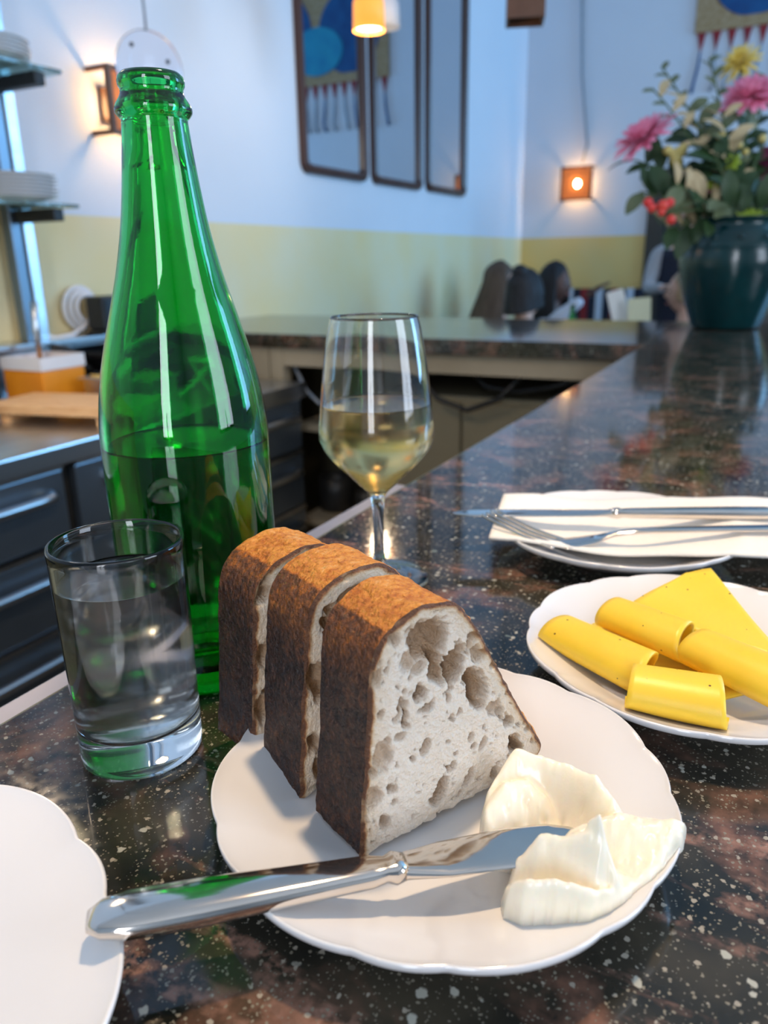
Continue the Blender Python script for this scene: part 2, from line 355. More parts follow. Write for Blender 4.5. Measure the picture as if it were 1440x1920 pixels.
# ------------------------------------------------------------------ kitchen side
KX = -1.40; KZ = .90
kit = tag(empty('steel_worktop', (-1.75, .9, 0)), 'stainless steel kitchen worktop along the mirror wall', 'worktop')
child_box('top', M['steel'], kit, (WX+.002, KX+.015, -.3, FY0-.004, KZ-.045, KZ), bevel=.004)
sl = tag(empty('wall_ledge', (-2.05, .9, 0)), 'narrow steel splashback ledge running along the ochre wall', 'ledge')
child_box('upstand', M['steel'], sl, (WX+.002, WX+.03, -.3, FY0-.004, KZ+.001, 1.045))
child_box('ledge', M['steel'], sl, (WX+.002, WX+.15, -.3, FY0-.004, 1.046, 1.062), bevel=.003)
def drawer_unit(y0, y1, label):
    u = tag(empty('drawer_cabinet', (-1.72, (y0+y1)/2, 0)), label, 'cabinet', 'dark steel drawer cabinets under the worktop')
    child_box('body', M['darkvoid'], u, (WX+.03, KX-.03, y0+.003, y1-.003, .06, KZ-.047))
    child_box('plinth', M['black'], u, (WX+.06, KX-.08, y0+.003, y1-.003, 0, .059))
    zs = [(.685, .845), (.49, .665), (.28, .475), (.08, .265)]
    for (a, b) in zs:
        d = child_box('drawer', M['steel_dark'], u, (KX-.029, KX, y0+.012, y1-.012, a, b), bevel=.004)
        l = u.location
        tag(MB().box(KX-.012-l.x, KX+.006-l.x, y0+.014-l.y, y1-.014-l.y, b+.001, b+.012).build('lip', M['steel'], d), 'bright steel lip')
        zc = b-.05; yc0, yc1 = y0+.10, y1-.05
        pts = [(KX-.002, yc0, zc), (KX+.026, yc0+.015, zc), (KX+.03, yc0+.05, zc), (KX+.03, yc1-.05, zc), (KX+.026, yc1-.015, zc), (KX-.002, yc1, zc)]
        tag(MB().tube([(p[0]-l.x, p[1]-l.y, p[2]-l.z) for p in pts], .011, 10).build('handle', M['steel'], d, True), 'bright steel bow handle')
    return u
drawer_unit(.62, 1.155, 'dark steel drawer cabinet nearer the drinking glass')
drawer_unit(1.165, 1.70, 'dark steel drawer cabinet behind the green bottle')
drawer_unit(1.71, 2.12, 'dark steel drawer cabinet meeting the service counter')

# chopping board, tubs, pan
bd = tag(empty('wooden_board', (-1.62, 1.385, KZ)), 'pale wooden chopping board raised on feet on the steel worktop', 'chopping board')
bd.rotation_euler = (0, 0, math.radians(12))
for k in range(5): MB().box(-.19, .19, -.095+k*.038, -.059+k*.038, .022, .046).build('slat', M['board'], bd, bevel=.002)
for x in (-.15, .13): MB().box(x, x+.025, -.09, .09, 0, .0215).build('foot', M['board'], bd)
tb = tag(empty('sauce_tub', (-1.885, 1.53, KZ)), 'square clear tub of orange sauce on the steel worktop', 'tub')
MB().box(-.08, .08, -.075, .075, 0, .10).build('sauce', M['orange'], tb, bevel=.006)
t_ = MB()
for (a, b, c, d) in ((-.082, -.077, -.077, .077), (.077, .082, -.077, .077), (-.077, .077, -.077, -.072), (-.077, .077, .072, .077)): t_.box(a, b, c, d, .1005, .135)
t_.build('rim', M['white_plastic'], tb)
sp = tag(empty('serving_spoon', (-1.895, 1.53, KZ+.07)), 'upright steel spoon handle sticking out of the orange sauce', 'spoon')
MB().tube([(0, 0, .035), (.0, .0, .13), (.004, .004, .21)], [.006, .008, .010], 10).build('handle', M['steel'], sp, True)
MB().sphere((0, 0, .033), .012, 12, 8, (1, .5, 1.2)).build('bowl', M['steel'], sp, True)
def pan_insert(name, c, sx, sy, h, label, food=None, m='steel'):
    g = tag(empty(name, c), label, 'container')
    q = MB()
    for (a, b, d, e) in ((-sx, -sx+.004, -sy, sy), (sx-.004, sx, -sy, sy), (-sx+.004, sx-.004, -sy, -sy+.004), (-sx+.004, sx-.004, sy-.004, sy)): q.box(a, b, d, e, 0, h)
    q.box(-sx+.004, sx-.004, -sy+.004, sy-.004, 0, .004)
    q.build('wall', M[m], g)
    r = MB()
    for (a, b, d, e) in ((-sx-.012, -sx, -sy-.012, sy+.012), (sx, sx+.012, -sy-.012, sy+.012), (-sx, sx, -sy-.012, -sy), (-sx, sx, sy, sy+.012)): r.box(a, b, d, e, h-.006, h)
    r.build('rim', M[m], g)
    if food:
        P = [(-sx+.006+(2*sx-.012)*i/19, -sy+.006+(2*sy-.012)*j/19, h-.018+.015*random.random()) for i in range(20) for j in range(20)]
        fo = MB().grid(P, 20, 20).build('filling', M[food], g, True); fo.modifiers.new('s', 'SOLIDIFY').thickness = -.012
    return g
pan_insert('steel_container', (-1.655, 1.625, KZ), .10, .075, .075, 'open steel container of yellow food beside the orange sauce', 'food')
pan_insert('steel_container', (-2.0, 1.33, KZ), .055, .07, .11, 'tall steel container behind the orange sauce tub')
pan_insert('steel_container', (-1.865, 1.225, KZ), .045, .045, .075, 'small dark container in front of the orange sauce', None, 'black')
pan_insert('steel_container', (-1.74, 1.165, KZ), .04, .04, .045, 'low dark container in front of the wooden board', None, 'black')
MBst = tag(empty('folding_stand', (-1.50, 1.76, KZ)), 'white metal frame stand on the worktop beside the yellow food', 'stand')
MB().tube([(-.05, -.06, .006), (.06, .05, .10), (.10, .02, .10)], .008, 8).build('front_frame', M['white_plastic'], MBst, True)
MB().tube([(.0, .10, .006), (-.04, .02, .105), (.10, .02, .115)], .008, 8).build('rear_frame', M['white_plastic'], MBst, True)
st = tag(empty('gas_hob', (-1.90, 1.86, KZ)), 'black hob under the frying pan at the end of the worktop', 'hob')
MB().box(-.16, .17, -.16, .2, 0, .045).build('body', M['black'], st, bevel=.006)
MB().lathe([(.10, 0), (.11, 0), (.11, .012), (.10, .012)], 24, (0, 0, .046), closed=True).build('burner_ring', M['iron'], st, True)
fp = tag(empty('frying_pan', (-1.90, 1.86, KZ+.059)), 'black iron frying pan on the hob', 'frying pan')
MB().lathe([(0, 0), (.10, 0), (.145, .045), (.16, .062), (.157, .064), (.14, .047), (.097, .005), (0, .005)], 40).build('pan_body', M['iron'], fp, True)
MB().tube([(-.02, -.15, .05), (-.035, -.20, .075), (-.04, -.245, .085)], [.010, .011, .013], 10).build('handle', M['iron'], fp, True)

# black device on the counter end with white hose and cable
dv = tag(empty('black_appliance', (-1.99, 1.925, 1.0625)), 'black boxy appliance on the steel ledge behind the green bottle', 'appliance')
MB().box(-.04, .035, -.085, .085, .012, .118).build('body', M['black'], dv, bevel=.010)
MB().box(-.04, .038, -.095, .095, 0, .011).build('base', M['black'], dv, bevel=.004)
MB().box(.0355, .038, -.07, .07, .03, .105).build('front_panel', M['iron'], dv)
hc = tag(empty('white_hose', (-2.064, 1.872, 1.0625)), 'coiled white hose standing beside the black appliance', 'hose')
for k in range(3):
    MB().tube([(.010*k-.012, .004*k-.01+(.066-.012*k)*math.cos(2*PI*i/28), .080+(.066-.012*k)*math.sin(2*PI*i/28)) for i in range(29)], .0075, 8).build('coil', M['white_plastic'], hc, True)
wc = [onx(166, 600, -2.05), onx(158, 612, -2.05), onx(135, 628, -2.02), onx(105, 634, -2.03), onx(80, 628, -2.04), onx(62, 612, -2.04)]
tag(MB().tube(wc, .007, 8).build('white_cable', M['white_plastic'], None, True), 'white cable sagging along the ochre wall to the shelf upright', 'cable')

# shelf rack with two glass shelves
rk = tag(empty('glass_shelf_rack', (-2.05, 1.62, 1.062)), 'steel uprights with two glass shelves of plates on the wall', 'shelf rack')
for (dx, dy, m, wd) in ((.0, .05, 'steel', .018), (.0, .005, 'steel_dark', .018), (.0, -.26, 'steel', .018)):
    MB().box(dx-.015, dx+.02, dy-wd, dy+wd, 0, 2.6).build('upright', M[m], rk, bevel=.003)
for z in (.368, .708):
    sh = MB().box(-.04, .20, -.62, .085, z, z+.010).build('glass_shelf', M['shelf_glass'], rk, bevel=.002)
    MB().box(.021, .19, .0, .035, z-.036, z-.002).build('bracket', M['black'], sh, bevel=.004)
    MB().box(.021, .19, -.275, -.245, z-.036, z-.002).build('bracket', M['black'], sh, bevel=.004)
pl = MB().lathe([(0, .002), (.055, 0), (.062, .003), (.115, .014), (.118, .016), (.114, .0165), (.062, .0065), (0, .005)], 40)
plate_me = pl.build('stacked_plate', M['porcelain'], None, True)
first = True
for (z, n, x, y, ad) in ((.3785, 7, -1.955, 1.575, 'lower'), (.7185, 5, -1.955, 1.545, 'upper')):
    for k in range(n):
        o = plate_me if first else plate_me.copy()
        if not first: COL.objects.link(o)
        first = False
        o.location = (x, y+.002*((k*7) % 3-1), 1.062+z+k*.0095)
        tag(o, ('topmost white porcelain plate of the stack on the %s glass shelf' if k == n-1 else 'lowest white porcelain plate of the stack on the %s glass shelf' if k == 0 else 'white porcelain plate between others in the stack on the %s glass shelf') % ad, 'plate', 'plates stacked on the %s glass shelf' % ad)
# ------------------------------------------------------------------ wall mirrors
def rounded_rect(w_, h_, r, n=6):
    pts = []
    for (cx, cy, a0) in ((w_/2-r, h_/2-r, 0), (-w_/2+r, h_/2-r, 90), (-w_/2+r, -h_/2+r, 180), (w_/2-r, -h_/2+r, 270)):
        for k in range(n+1):
            a = math.radians(a0+90*k/n); pts.append((cx+r*math.cos(a), cy+r*math.sin(a)))
    return pts
mir_lab = ['tall dark-framed wall mirror reflecting the blue tapestry, nearest the wall lamp', 'tall dark-framed wall mirror between two others', 'tall dark-framed wall mirror nearest the corner with the end wall']
for i, (y0, y1, zb) in enumerate(((3.262, 3.885, 1.664), (3.952, 4.575, 1.666), (4.655, 5.29, 1.672))):
    wd, ht = y1-y0, 1.62
    g = tag(empty('wall_mirror', (WX+.001, (y0+y1)/2, zb+ht/2)), mir_lab[i], 'mirror', 'tall wall mirrors in a row')
    oo = rounded_rect(wd, ht, .055); ii = rounded_rect(wd-.085, ht-.085, .03); mid = rounded_rect(wd-.04, ht-.04, .045)
    n = len(oo); V = [(0, p[0], p[1]) for p in oo]+[(.028, p[0]*.985, p[1]*.993) for p in oo]+[(.036, p[0], p[1]) for p in mid]+[(.022, p[0], p[1]) for p in ii]+[(.0, p[0], p[1]) for p in ii]
    fr = MB(); fr.add(V, [(r*n+k, r*n+(k+1) % n, ((r+1) % 5)*n+(k+1) % n, ((r+1) % 5)*n+k) for r in range(5) for k in range(n)])
    fr.build('frame', M['frame_wood'], g, auto=40)
    q = MB(); q.add([(.008, p[0]*1.02, p[1]*1.01) for p in ii]+[(.004, p[0]*1.02, p[1]*1.01) for p in ii], [tuple(range(n)), tuple(range(2*n-1, n-1, -1))]+[(k, (k+1) % n, n+(k+1) % n, n+k) for k in range(n)])
    q.build('glass', M['mirror'], g)

# ------------------------------------------------------------------ wall lamps
def translucent(name, col, w_=.6):
    m = bpy.data.materials.new(name); m.use_nodes = True; nt = m.node_tree
    a = nt.nodes.new('ShaderNodeBsdfTranslucent'); a.inputs[0].default_value = (*col, 1)
    d = nt.nodes['Principled BSDF']; d.inputs['Base Color'].default_value = (*[c*.6 for c in col], 1); d.inputs['Roughness'].default_value = .4
    x = nt.nodes.new('ShaderNodeMixShader'); x.inputs[0].default_value = w_
    nt.links.new(d.outputs[0], x.inputs[1]); nt.links.new(a.outputs[0], x.inputs[2]); nt.links.new(x.outputs[0], nt.nodes['Material Output'].inputs[0])
    n = nt.nodes.new('ShaderNodeTexNoise'); n.inputs['Scale'].default_value = 30
    return m
M['amber_glass'] = translucent('amber_paper', (.85, .5, .24), .7)
def sconce(name, loc, rz, label, power, s=.125):
    g = tag(empty(name, loc, rz), label, 'wall lamp')   # local -Y faces the room
    MB().box(-.05, .05, -.012, 0, -.05, .05).build('wall_plate', M['brown_shade'], g)
    fr = MB()
    fr.box(-s, s, -.100, -.082, s-.014, s).box(-s, s, -.100, -.082, -s, -s+.014).box(-s, -s+.014, -.100, -.082, -s+.014, s-.014).box(s-.014, s, -.100, -.082, -s+.014, s-.014)
    fr.build('front_frame', M['brown_shade'], g)
    for sx in (-1, 1):
        for sz in (-1, 1): MB().box(sx*s-(.014 if sx > 0 else 0), sx*s+(.014 if sx < 0 else 0), -.0815, 0, sz*s-(.014 if sz > 0 else 0), sz*s+(.014 if sz < 0 else 0)).build('corner_post', M['brown_shade'], g)
    sh = MB(); o_ = rounded_rect(2*s-.03, 2*s-.03, .01, 4); n = len(o_); i_ = [(.034*math.cos(2*PI*(k+.5)/n-.0), .034*math.sin(2*PI*(k+.5)/n)) for k in range(n)]
    sh.add([(p[0], -.092, p[1]) for p in o_]+[(p[0], -.092, p[1]) for p in i_]+[(p[0], -.089, p[1]) for p in o_]+[(p[0], -.089, p[1]) for p in i_],
           [(k, (k+1) % n, n+(k+1) % n, n+k) for k in range(n)]+[(2*n+k, 3*n+k, 3*n+(k+1) % n, 2*n+(k+1) % n) for k in range(n)]+[(n+k, n+(k+1) % n, 3*n+(k+1) % n, 3*n+k) for k in range(n)])
    sh.build('amber_panel', M['amber_glass'], g)
    MB().tube([(0, -.0125, 0), (0, -.028, 0)], .016, 12).build('lamp_holder', M['brown_shade'], g, True)
    MB().sphere((0, -.050, 0), .024, 16, 10, (1, .9, 1.2)).build('bulb', M['bulb'], g, True)
    for k, (lx, ly) in enumerate([(0, -.09)]):
        l = bpy.data.lights.new(name+'_light', 'POINT'); l.energy = power; l.color = (1, .52, .2); l.shadow_soft_size = .027
        lo = bpy.data.objects.new('light', l); COL.objects.link(lo); lo.parent = g; lo.location = (0, -.050, 0)
    return g
sconce('wall_lamp', (WX+.001, 2.125, 1.775), PI/2, 'square amber wall lamp glowing behind the green bottle neck', 12, .10)
sconce('wall_lamp', (-1.64, EY-.001, 1.826), 0, 'square amber wall lamp lit on the end wall beside the corner', 15)
tag(MB().tube([ony(1092, -30, EY-.02), ony(1092, 60, EY-.02), ony(1092, 140, EY-.02), ony(1097, 210, EY-.02), ony(1101, 270, EY-.02), ony(1092, 306, EY-.03)], .011, 8).build('lamp_cord', M['cable_grey'], None, True),
    'grey cord hanging down the end wall to the square lamp', 'cord')
dc = onx(281, 128, -1.62)
gd = tag(empty('glass_disc_pendant', dc), 'translucent glass disc hanging on a thin cord behind the bottle mouth', 'pendant')
gd.rotation_euler = (0, 0, math.radians(62))
ds = MB().lathe([(0, -.003), (.088, -.003), (.092, 0), (.088, .003), (0, .003)], 48)
ds.v = [(v[0], v[2], v[1]*1.0) for v in ds.v]
ds.build('disc', mat('clear_glass_disc', (.97, .95, .97), .03, trans=1.0, ior=1.25), gd, True)
for (x, z) in ((-.045, .05), (.05, .02)): MB().sphere((x, -.005, z), .006).build('stud', M['black'], gd, True)
MB().tube([(0, .0, .088), (.0, .0, .15), (-.012, 0, .3), (-.02, 0, CEIL-dc.z)], .0035, 6).build('cord', M['cable_grey'], gd, True)
# ------------------------------------------------------------------ pendants
def pendant(loc, label, shade_m, r0, r1, h, glow=True, power=0, col=(1, .8, .55), spot=False):
    g = tag(empty('pendant_lamp', loc), label, 'pendant lamp')
    MB().lathe([(r1*.25, h), (r1*.6, h*.98), (r0*.55+r1*.45, h*.55), (r0, 0), (r0-.003, 0), (r0*.55+r1*.45-.004, h*.54), (r1*.55, h*.95), (r1*.22, h*.96)], 36, closed=True).build('shade', shade_m, g, True)
    if glow: MB().lathe([(0, .012), (r0*.82, .012), (r0*.8, .02), (0, .02)], 28).build('diffuser', M['lamp_glow'], g)
    MB().tube([(0, 0, h*.97), (0, 0, h+.05)], r1*.3, 12).build('cap', M['black'], g, True)
    MB().tube([(0, 0, h+.05), (0, 0, CEIL-loc[2])], .004, 8).build('cord', M['black'], g, True)
    if power:
        l = bpy.data.lights.new('pendant_light', 'SPOT' if spot else 'POINT'); l.energy = power; l.color = col; l.shadow_soft_size = .035
        if spot: l.spot_size = math.radians(125); l.spot_blend = .6
        lo = bpy.data.objects.new('light', l); COL.objects.link(lo); lo.parent = g; lo.location = (0, 0, -.04)
    return g
pendant(tuple(onx(692, 58, -1.5)), 'lit orange pendant lamp hanging in front of the mirrors', M['amber'], .058, .052, .16, True, 4)
pendant(tuple(onx(722, 52, -1.62)), 'pale porcelain pendant lamp just behind the lit orange one', M['white_shade'], .062, .056, .15, False)
pendant((-1.3, .85, 2.02), 'unseen white pendant lamp added to light the steel kitchen worktop', M['white_shade'], .11, .05, .14, True, 20, (1, .74, .5), True)  # out of view, added to warm the kitchen and brighten the under-counter panels
pendant((-.13, .52, 2.18), 'white pendant lamp above the bread and cheese plates', M['white_shade'], .11, .05, .14, True, 28, (1, .70, .42), True)
bp = tag(empty('box_pendant', tuple(onx(984, 42, -1.1))), 'brown wooden box pendant hanging before the room corner', 'pendant lamp')
bp.rotation_euler = (0, 0, math.radians(20))
bb = MB()
s = .075
for (a, b, c, d) in ((-s, -s+.01, -s, s), (s-.01, s, -s, s), (-s+.01, s-.01, -s, -s+.01), (-s+.01, s-.01, s-.01, s)): bb.box(a, b, c, d, 0, .22)
bb.build('shade', M['brown_shade'], bp)
MB().box(-s+.011, s-.011, -s+.011, s-.011, .2, .21).build('top_plate', M['brown_shade'], bp)
MB().tube([(0, 0, .21), (0, 0, CEIL-bp.location.z)], .005, 8).build('cord', M['black'], bp, True)

# ------------------------------------------------------------------ tapestry on the end wall
M['gold'] = mat('gold_brown_textile', (.30, .19, .08), .8, noise=(40, (.45, .33, .2), .35, .7), bump=(120, .4, .01))
M['blue1'] = mat('deep_blue_textile', (.006, .05, .17), .8, noise=(10, (.01, .10, .26), .3, .75))
M['blue2'] = mat('turquoise_textile', (.01, .20, .36), .8, noise=(8, (.02, .30, .42), .3, .75))
M['red'] = mat('red_textile', (.30, .018, .02), .8, noise=(30, (.2, .02, .03), .3, .7))
tp = tag(empty('wall_tapestry', (-.22, EY-.001, 2.775)), 'gold tapestry with blue discs and red tassels hanging on the end wall', 'tapestry')
TW, TH = 1.30, 1.35
MB().box(-TW/2, TW/2, -.022, 0, 0, TH).build('panel', M['gold'], tp, bevel=.004)
def disc(cx, cz, rx, rz, m, y0, nm='disc'):
    n = 40; v = []
    def cl(x, z): return (max(-TW/2+.03, min(TW/2-.03, cx+x)), max(.07, min(TH-.03, cz+z)))
    for yy in (y0, y0-.006):
        for k in range(n):
            x, z = cl(rx*math.cos(2*PI*k/n), rz*math.sin(2*PI*k/n)); v.append((x, yy, z))
    MB().add(v, [tuple(range(n)), tuple(range(2*n-1, n-1, -1))]+[(k, (k+1) % n, n+(k+1) % n, n+k) for k in range(n)]).build(nm, m, tp)
disc(-.27, .38, .30, .32, M['blue1'], -.0225); disc(.05, .26, .26, .19, M['blue2'], -.029); disc(.36, .40, .26, .34, M['blue1'], -.0225)
disc(-.3, .98, .28, .30, M['blue2'], -.0225); disc(.3, 1.02, .3, .28, M['blue1'], -.0225)
for k in range(13):
    x = -TW/2+.05+k*.1
    t = MB().add([(x-.03, -.012, 0), (x+.03, -.012, 0), (x, -.012, -.13), (x-.03, -.004, 0), (x+.03, -.004, 0), (x, -.004, -.13)], [(0, 1, 2), (5, 4, 3), (0, 3, 4, 1), (1, 4, 5, 2), (2, 5, 3, 0)]).build('pennant', M['red'], tp)
    w1 = random.uniform(-.03, .03)
    MB().tube([(x, -.01, -.12), (x+w1*.3, -.012, -.22), (x+w1, -.014, -.32), (x+w1*.6-.02, -.014, -.38)], [.006, .009, .009, .012], 6).build('tassel', M['cable_grey'] if k % 3 else M['blue1'], t, True)
# ------------------------------------------------------------------ plates on the bar
def plate_rad(nper, amp, ph):
    def q(a):
        t = ((a+ph) % (2*PI))/(2*PI)*nper; k = t-math.floor(t)
        # one wide lobe and one narrow lobe in each period
        if k < .64: u = k/.64; return 1+amp*(abs(math.sin(PI*u))**.75)*1.0
        u = (k-.64)/.36; return 1+amp*.55*(abs(math.sin(PI*u))**.8)
    return q
def z_of(prof, r):
    for (a, b) in zip(prof, prof[1:]):
        if a[0] <= r <= b[0]: return a[1]+(b[1]-a[1])*(r-a[0])/max(b[0]-a[0], 1e-9)
    return prof[-1][1]
R0 = .0885
TOPP = [(0, .0065), (.25, .0062), (.50, .0062), (.60, .0072), (.70, .0102), (.80, .0138), (.88, .0166), (.95, .0188), (.985, .0205), (1.0, .0214)]
def scalloped_plate(name, c, R, label, ph, zs=1.0, nper=7, amp=.030):
    rad = plate_rad(nper, amp, ph)
    bot = [(1.012, .0208), (1.008, .0188), (.97, .0162), (.88, .0130), (.78, .0092), (.66, .0052), (.60, .0034), (.57, .0), (.54, .0), (.53, .0030), (0, .0030)]
    prof = TOPP+[(1.006, .0219)]+bot
    n = 336; V = []; m = len(prof)
    for k in range(n):
        a = 2*PI*k/n; q = rad(a)
        for (r, z) in prof:
            w_ = max(0, min(1, (r-.5)/.4)); e = 1+(q-1)*w_*w_
            V.append((R*r*e*math.cos(a), R*r*e*math.sin(a), z*zs+(q-1)*w_*w_*.02))
    F = [(k*m+i, ((k+1) % n)*m+i, ((k+1) % n)*m+i+1, k*m+i+1) for k in range(n) for i in range(m-1)]
    o = MB().add(V, F).build(name, M['porcelain'], None, True)
    o.location = (c[0], c[1], B+.0002)
    return tag(o, label, 'plate')
BP = (-.1031, .2436); CP = (-.0228, .4082); NP = (-.1003, .587)
scalloped_plate('scalloped_plate', BP, R0, 'white scalloped plate under the bread slices and butter', .25)
scalloped_plate('scalloped_plate', CP, R0, 'white scalloped plate holding the rolled yellow cheese', 1.1)
scalloped_plate('scalloped_plate', NP, R0, 'white scalloped plate carrying a napkin, knife and fork', .6)
scalloped_plate('scalloped_plate', (-.2470, .0395), .118, 'empty white scalloped plate beside the butter knife handle', .33, 1.0, 8, .035)

# ------------------------------------------------------------------ bottle
def catmull(pts, n):
    out = []
    for i in range(len(pts)-1):
        p0 = pts[max(i-1, 0)]; p1 = pts[i]; p2 = pts[i+1]; p3 = pts[min(i+2, len(pts)-1)]
        for k in range(n):
            t = k/n
            out.append(tuple(.5*((2*b)+(-a+c)*t+(2*a-5*b+4*c-d)*t*t+(-a+3*b-3*c+d)*t**3) for a, b, c, d in zip(p0, p1, p2, p3)))
    out.append(pts[-1]); return out
bot_outer = catmull([(.0425, .008), (.0432, .02), (.0433, .07), (.0433, .125), (.0428, .142), (.0405, .160), (.0365, .178), (.0312, .197), (.0258, .216), (.0213, .236), (.0185, .254), (.0163, .272), (.0152, .284)], 5)
ring = [(.0152, .2845), (.0163, .2855), (.0176, .2872), (.0177, .289), (.0168, .2912), (.0152, .2935), (.0143, .2955), (.0143, .2972), (.0151, .2985), (.0153, .3002), (.0149, .3022), (.0135, .3038), (.0118, .304)]
inner = [(.0103, .3034), (.0098, .300), (.0098, .290), (.0118, .272)]+[(r-.0032, z) for (r, z) in reversed(bot_outer) if .03 < z < .268]+[(.0395, .022), (.036, .014), (.02, .022), (0, .03)]
outer0 = [(0, .022), (.018, .015), (.031, .002), (.036, 0), (.0405, .002), (.0425, .008)]
gb = tag(empty('green_bottle', (-.277, .307, B+.0003)), 'tall green glass bottle two-thirds full without a label', 'bottle')
MB().lathe(outer0[:-1]+bot_outer+ring+inner, 96).build('glass', M['green_glass'], gb, True)
LV = .1325
li = [(0, .0296), (.02, .0216), (.0362, .0136), (.0398, .0218)]+[(r-.0029, z) for (r, z) in bot_outer if .03 < z < LV-.001]+[(.0402, LV-.0004), (.0392, LV-.0012), (.036, LV-.0014), (0, LV-.0014)]
tag(MB().lathe(li, 96).build('drink', M['bottle_water'], gb, True), 'clear drink filling the lower body')

# ------------------------------------------------------------------ drinking glass
dg = tag(empty('water_glass', (-.2515, .2275, B+.0003)), 'small straight drinking glass of water in front of the green bottle', 'glass')
go = [(0, .001), (.020, .0006), (.0262, 0), (.0278, .0015), (.0281, .005), (.0284, .05), (.0291, .100), (.0292, .1045), (.0288, .1058), (.0279, .1060), (.0272, .105), (.0271, .100), (.0266, .06), (.0262, .025), (.0256, .0205), (.0235, .0178), (.018, .0166), (0, .016)]
MB().lathe(go, 96).build('glass', M['glass'], dg, True)
wl = .0885
wi = [(0, .0158), (.018, .0164), (.0237, .0176), (.0258, .0204), (.0264, .025), (.0268, .06), (.0271, wl), (.0262, wl-.0008), (.024, wl-.001), (0, wl-.001)]
MB().lathe(wi, 96).build('water', M['water'], dg, True)

# ------------------------------------------------------------------ wine glass
wg = tag(empty('wine_glass', (-.243, .458, B+.0003)), 'stemmed wine glass half full of pale white wine', 'wine glass')
bowl_o = catmull([(.0048, .062), (.0075, .0665), (.0150, .0735), (.0250, .0835), (.0345, .0945), (.0388, .1035), (.0394, .110), (.0385, .121), (.0368, .137), (.0343, .157), (.0312, .176), (.0290, .1855)], 5)
bowl_i = [(r-.0011, z+.0004) for (r, z) in reversed(bowl_o) if z > .072]+[(.008, .0695), (0, .0672)]
foot = [(0, .003), (.012, .0022), (.030, .0006), (.0345, 0), (.0355, .0008), (.0345, .0018), (.022, .0032), (.010, .006), (.0052, .012), (.0040, .020), (.0037, .035), (.0040, .052)]
MB().lathe(foot+bowl_o+[(.0286, .186)]+bowl_i, 96).build('glass', M['glass'], wg, True)
wz = .1288
wp = [(0, .0670), (.0083, .0693)]+[(r-.0009, z+.0004) for (r, z) in bowl_o if .072 < z < wz-.001]
wr = wp[-1][0]-.0002
MB().lathe(wp+[(wr, wz), (wr-.0012, wz-.0008), (wr-.004, wz-.001), (0, wz-.001)], 96).build('wine', M['wine'], wg, True)

# ------------------------------------------------------------------ bread
def vnoise(x, y, seed):
    """value noise on numpy arrays"""
    def h(i, j):
        n = (i*374761393+j*668265263+seed*982451653) & 0x7fffffff
        n = ((n ^ (n >> 13))*1274126177) & 0x7fffffff
        return (n & 0xffff)/65535.0
    xi = np.floor(x).astype(np.int64); yi = np.floor(y).astype(np.int64); fx = x-xi; fy = y-yi
    fx = fx*fx*(3-2*fx); fy = fy*fy*(3-2*fy)
    return (h(xi, yi)*(1-fx)+h(xi+1, yi)*fx)*(1-fy)+(h(xi, yi+1)*(1-fx)+h(xi+1, yi+1)*fx)*fy
def fbm(x, y, seed, oc=4):
    r = 0; a = .5
    for k in range(oc): r = r+a*vnoise(x*2**k, y*2**k, seed+k); a *= .5
    return r
def attr_material(name, stops, attr, noise_scale, noise_amt, rough, bump, sss=0.0, attr2=None, col2=None, spec=.4):
    m = bpy.data.materials.new(name); m.use_nodes = True; nt = m.node_tree; N = nt.nodes; L = nt.links; p = N['Principled BSDF']
    a = N.new('ShaderNodeAttribute'); a.attribute_name = attr
    tc = N.new('ShaderNodeTexCoord'); n = N.new('ShaderNodeTexNoise'); n.inputs['Scale'].default_value = noise_scale; n.inputs['Detail'].default_value = 6; n.inputs['Roughness'].default_value = .65
    L.new(tc.outputs['Object'], n.inputs['Vector'])
    s1 = N.new('ShaderNodeMath'); s1.operation = 'SUBTRACT'; L.new(n.outputs['Fac'], s1.inputs[0]); s1.inputs[1].default_value = .5
    ma = N.new('ShaderNodeMath'); ma.operation = 'MULTIPLY_ADD'; L.new(s1.outputs[0], ma.inputs[0]); ma.inputs[1].default_value = noise_amt; L.new(a.outputs['Fac'], ma.inputs[2])
    r = N.new('ShaderNodeValToRGB'); el = r.color_ramp.elements
    while len(el) < len(stops): el.new(.5)
    for e, (ps, c) in zip(el, stops): e.position = ps; e.color = (*c, 1)
    L.new(ma.outputs[0], r.inputs[0]); out = r.outputs[0]
    if attr2:
        b2 = N.new('ShaderNodeAttribute'); b2.attribute_name = attr2
        x = N.new('ShaderNodeMix'); x.data_type = 'RGBA'; L.new(b2.outputs['Fac'], x.inputs[0]); L.new(out, x.inputs[6]); x.inputs[7].default_value = (*col2, 1); out = x.outputs[2]
    L.new(out, p.inputs['Base Color']); p.inputs['Roughness'].default_value = rough; p.inputs['Specular IOR Level'].default_value = spec
    if sss: p.inputs['Subsurface Weight'].default_value = sss; p.inputs['Subsurface Radius'].default_value = (.004, .003, .002); p.inputs['Subsurface Scale'].default_value = 1
    n2 = N.new('ShaderNodeTexNoise'); n2.inputs['Scale'].default_value = bump[0]; n2.inputs['Detail'].default_value = 5; L.new(tc.outputs['Object'], n2.inputs['Vector'])
    b = N.new('ShaderNodeBump'); b.inputs['Strength'].default_value = bump[1]; b.inputs['Distance'].default_value = bump[2]; L.new(n2.outputs['Fac'], b.inputs['Height']); L.new(b.outputs[0], p.inputs['Normal'])
    return m
M['crust'] = attr_material('bread_crust', [(.0, (.014, .007, .006)), (.16, (.050, .020, .012)), (.34, (.16, .055, .018)), (.52, (.50, .15, .02)), (.70, (.74, .31, .05)), (.86, (.66, .46, .27)), (1.0, (.74, .62, .48))], 'tone', 300, .75, .40, (420, 1.0, .0030))
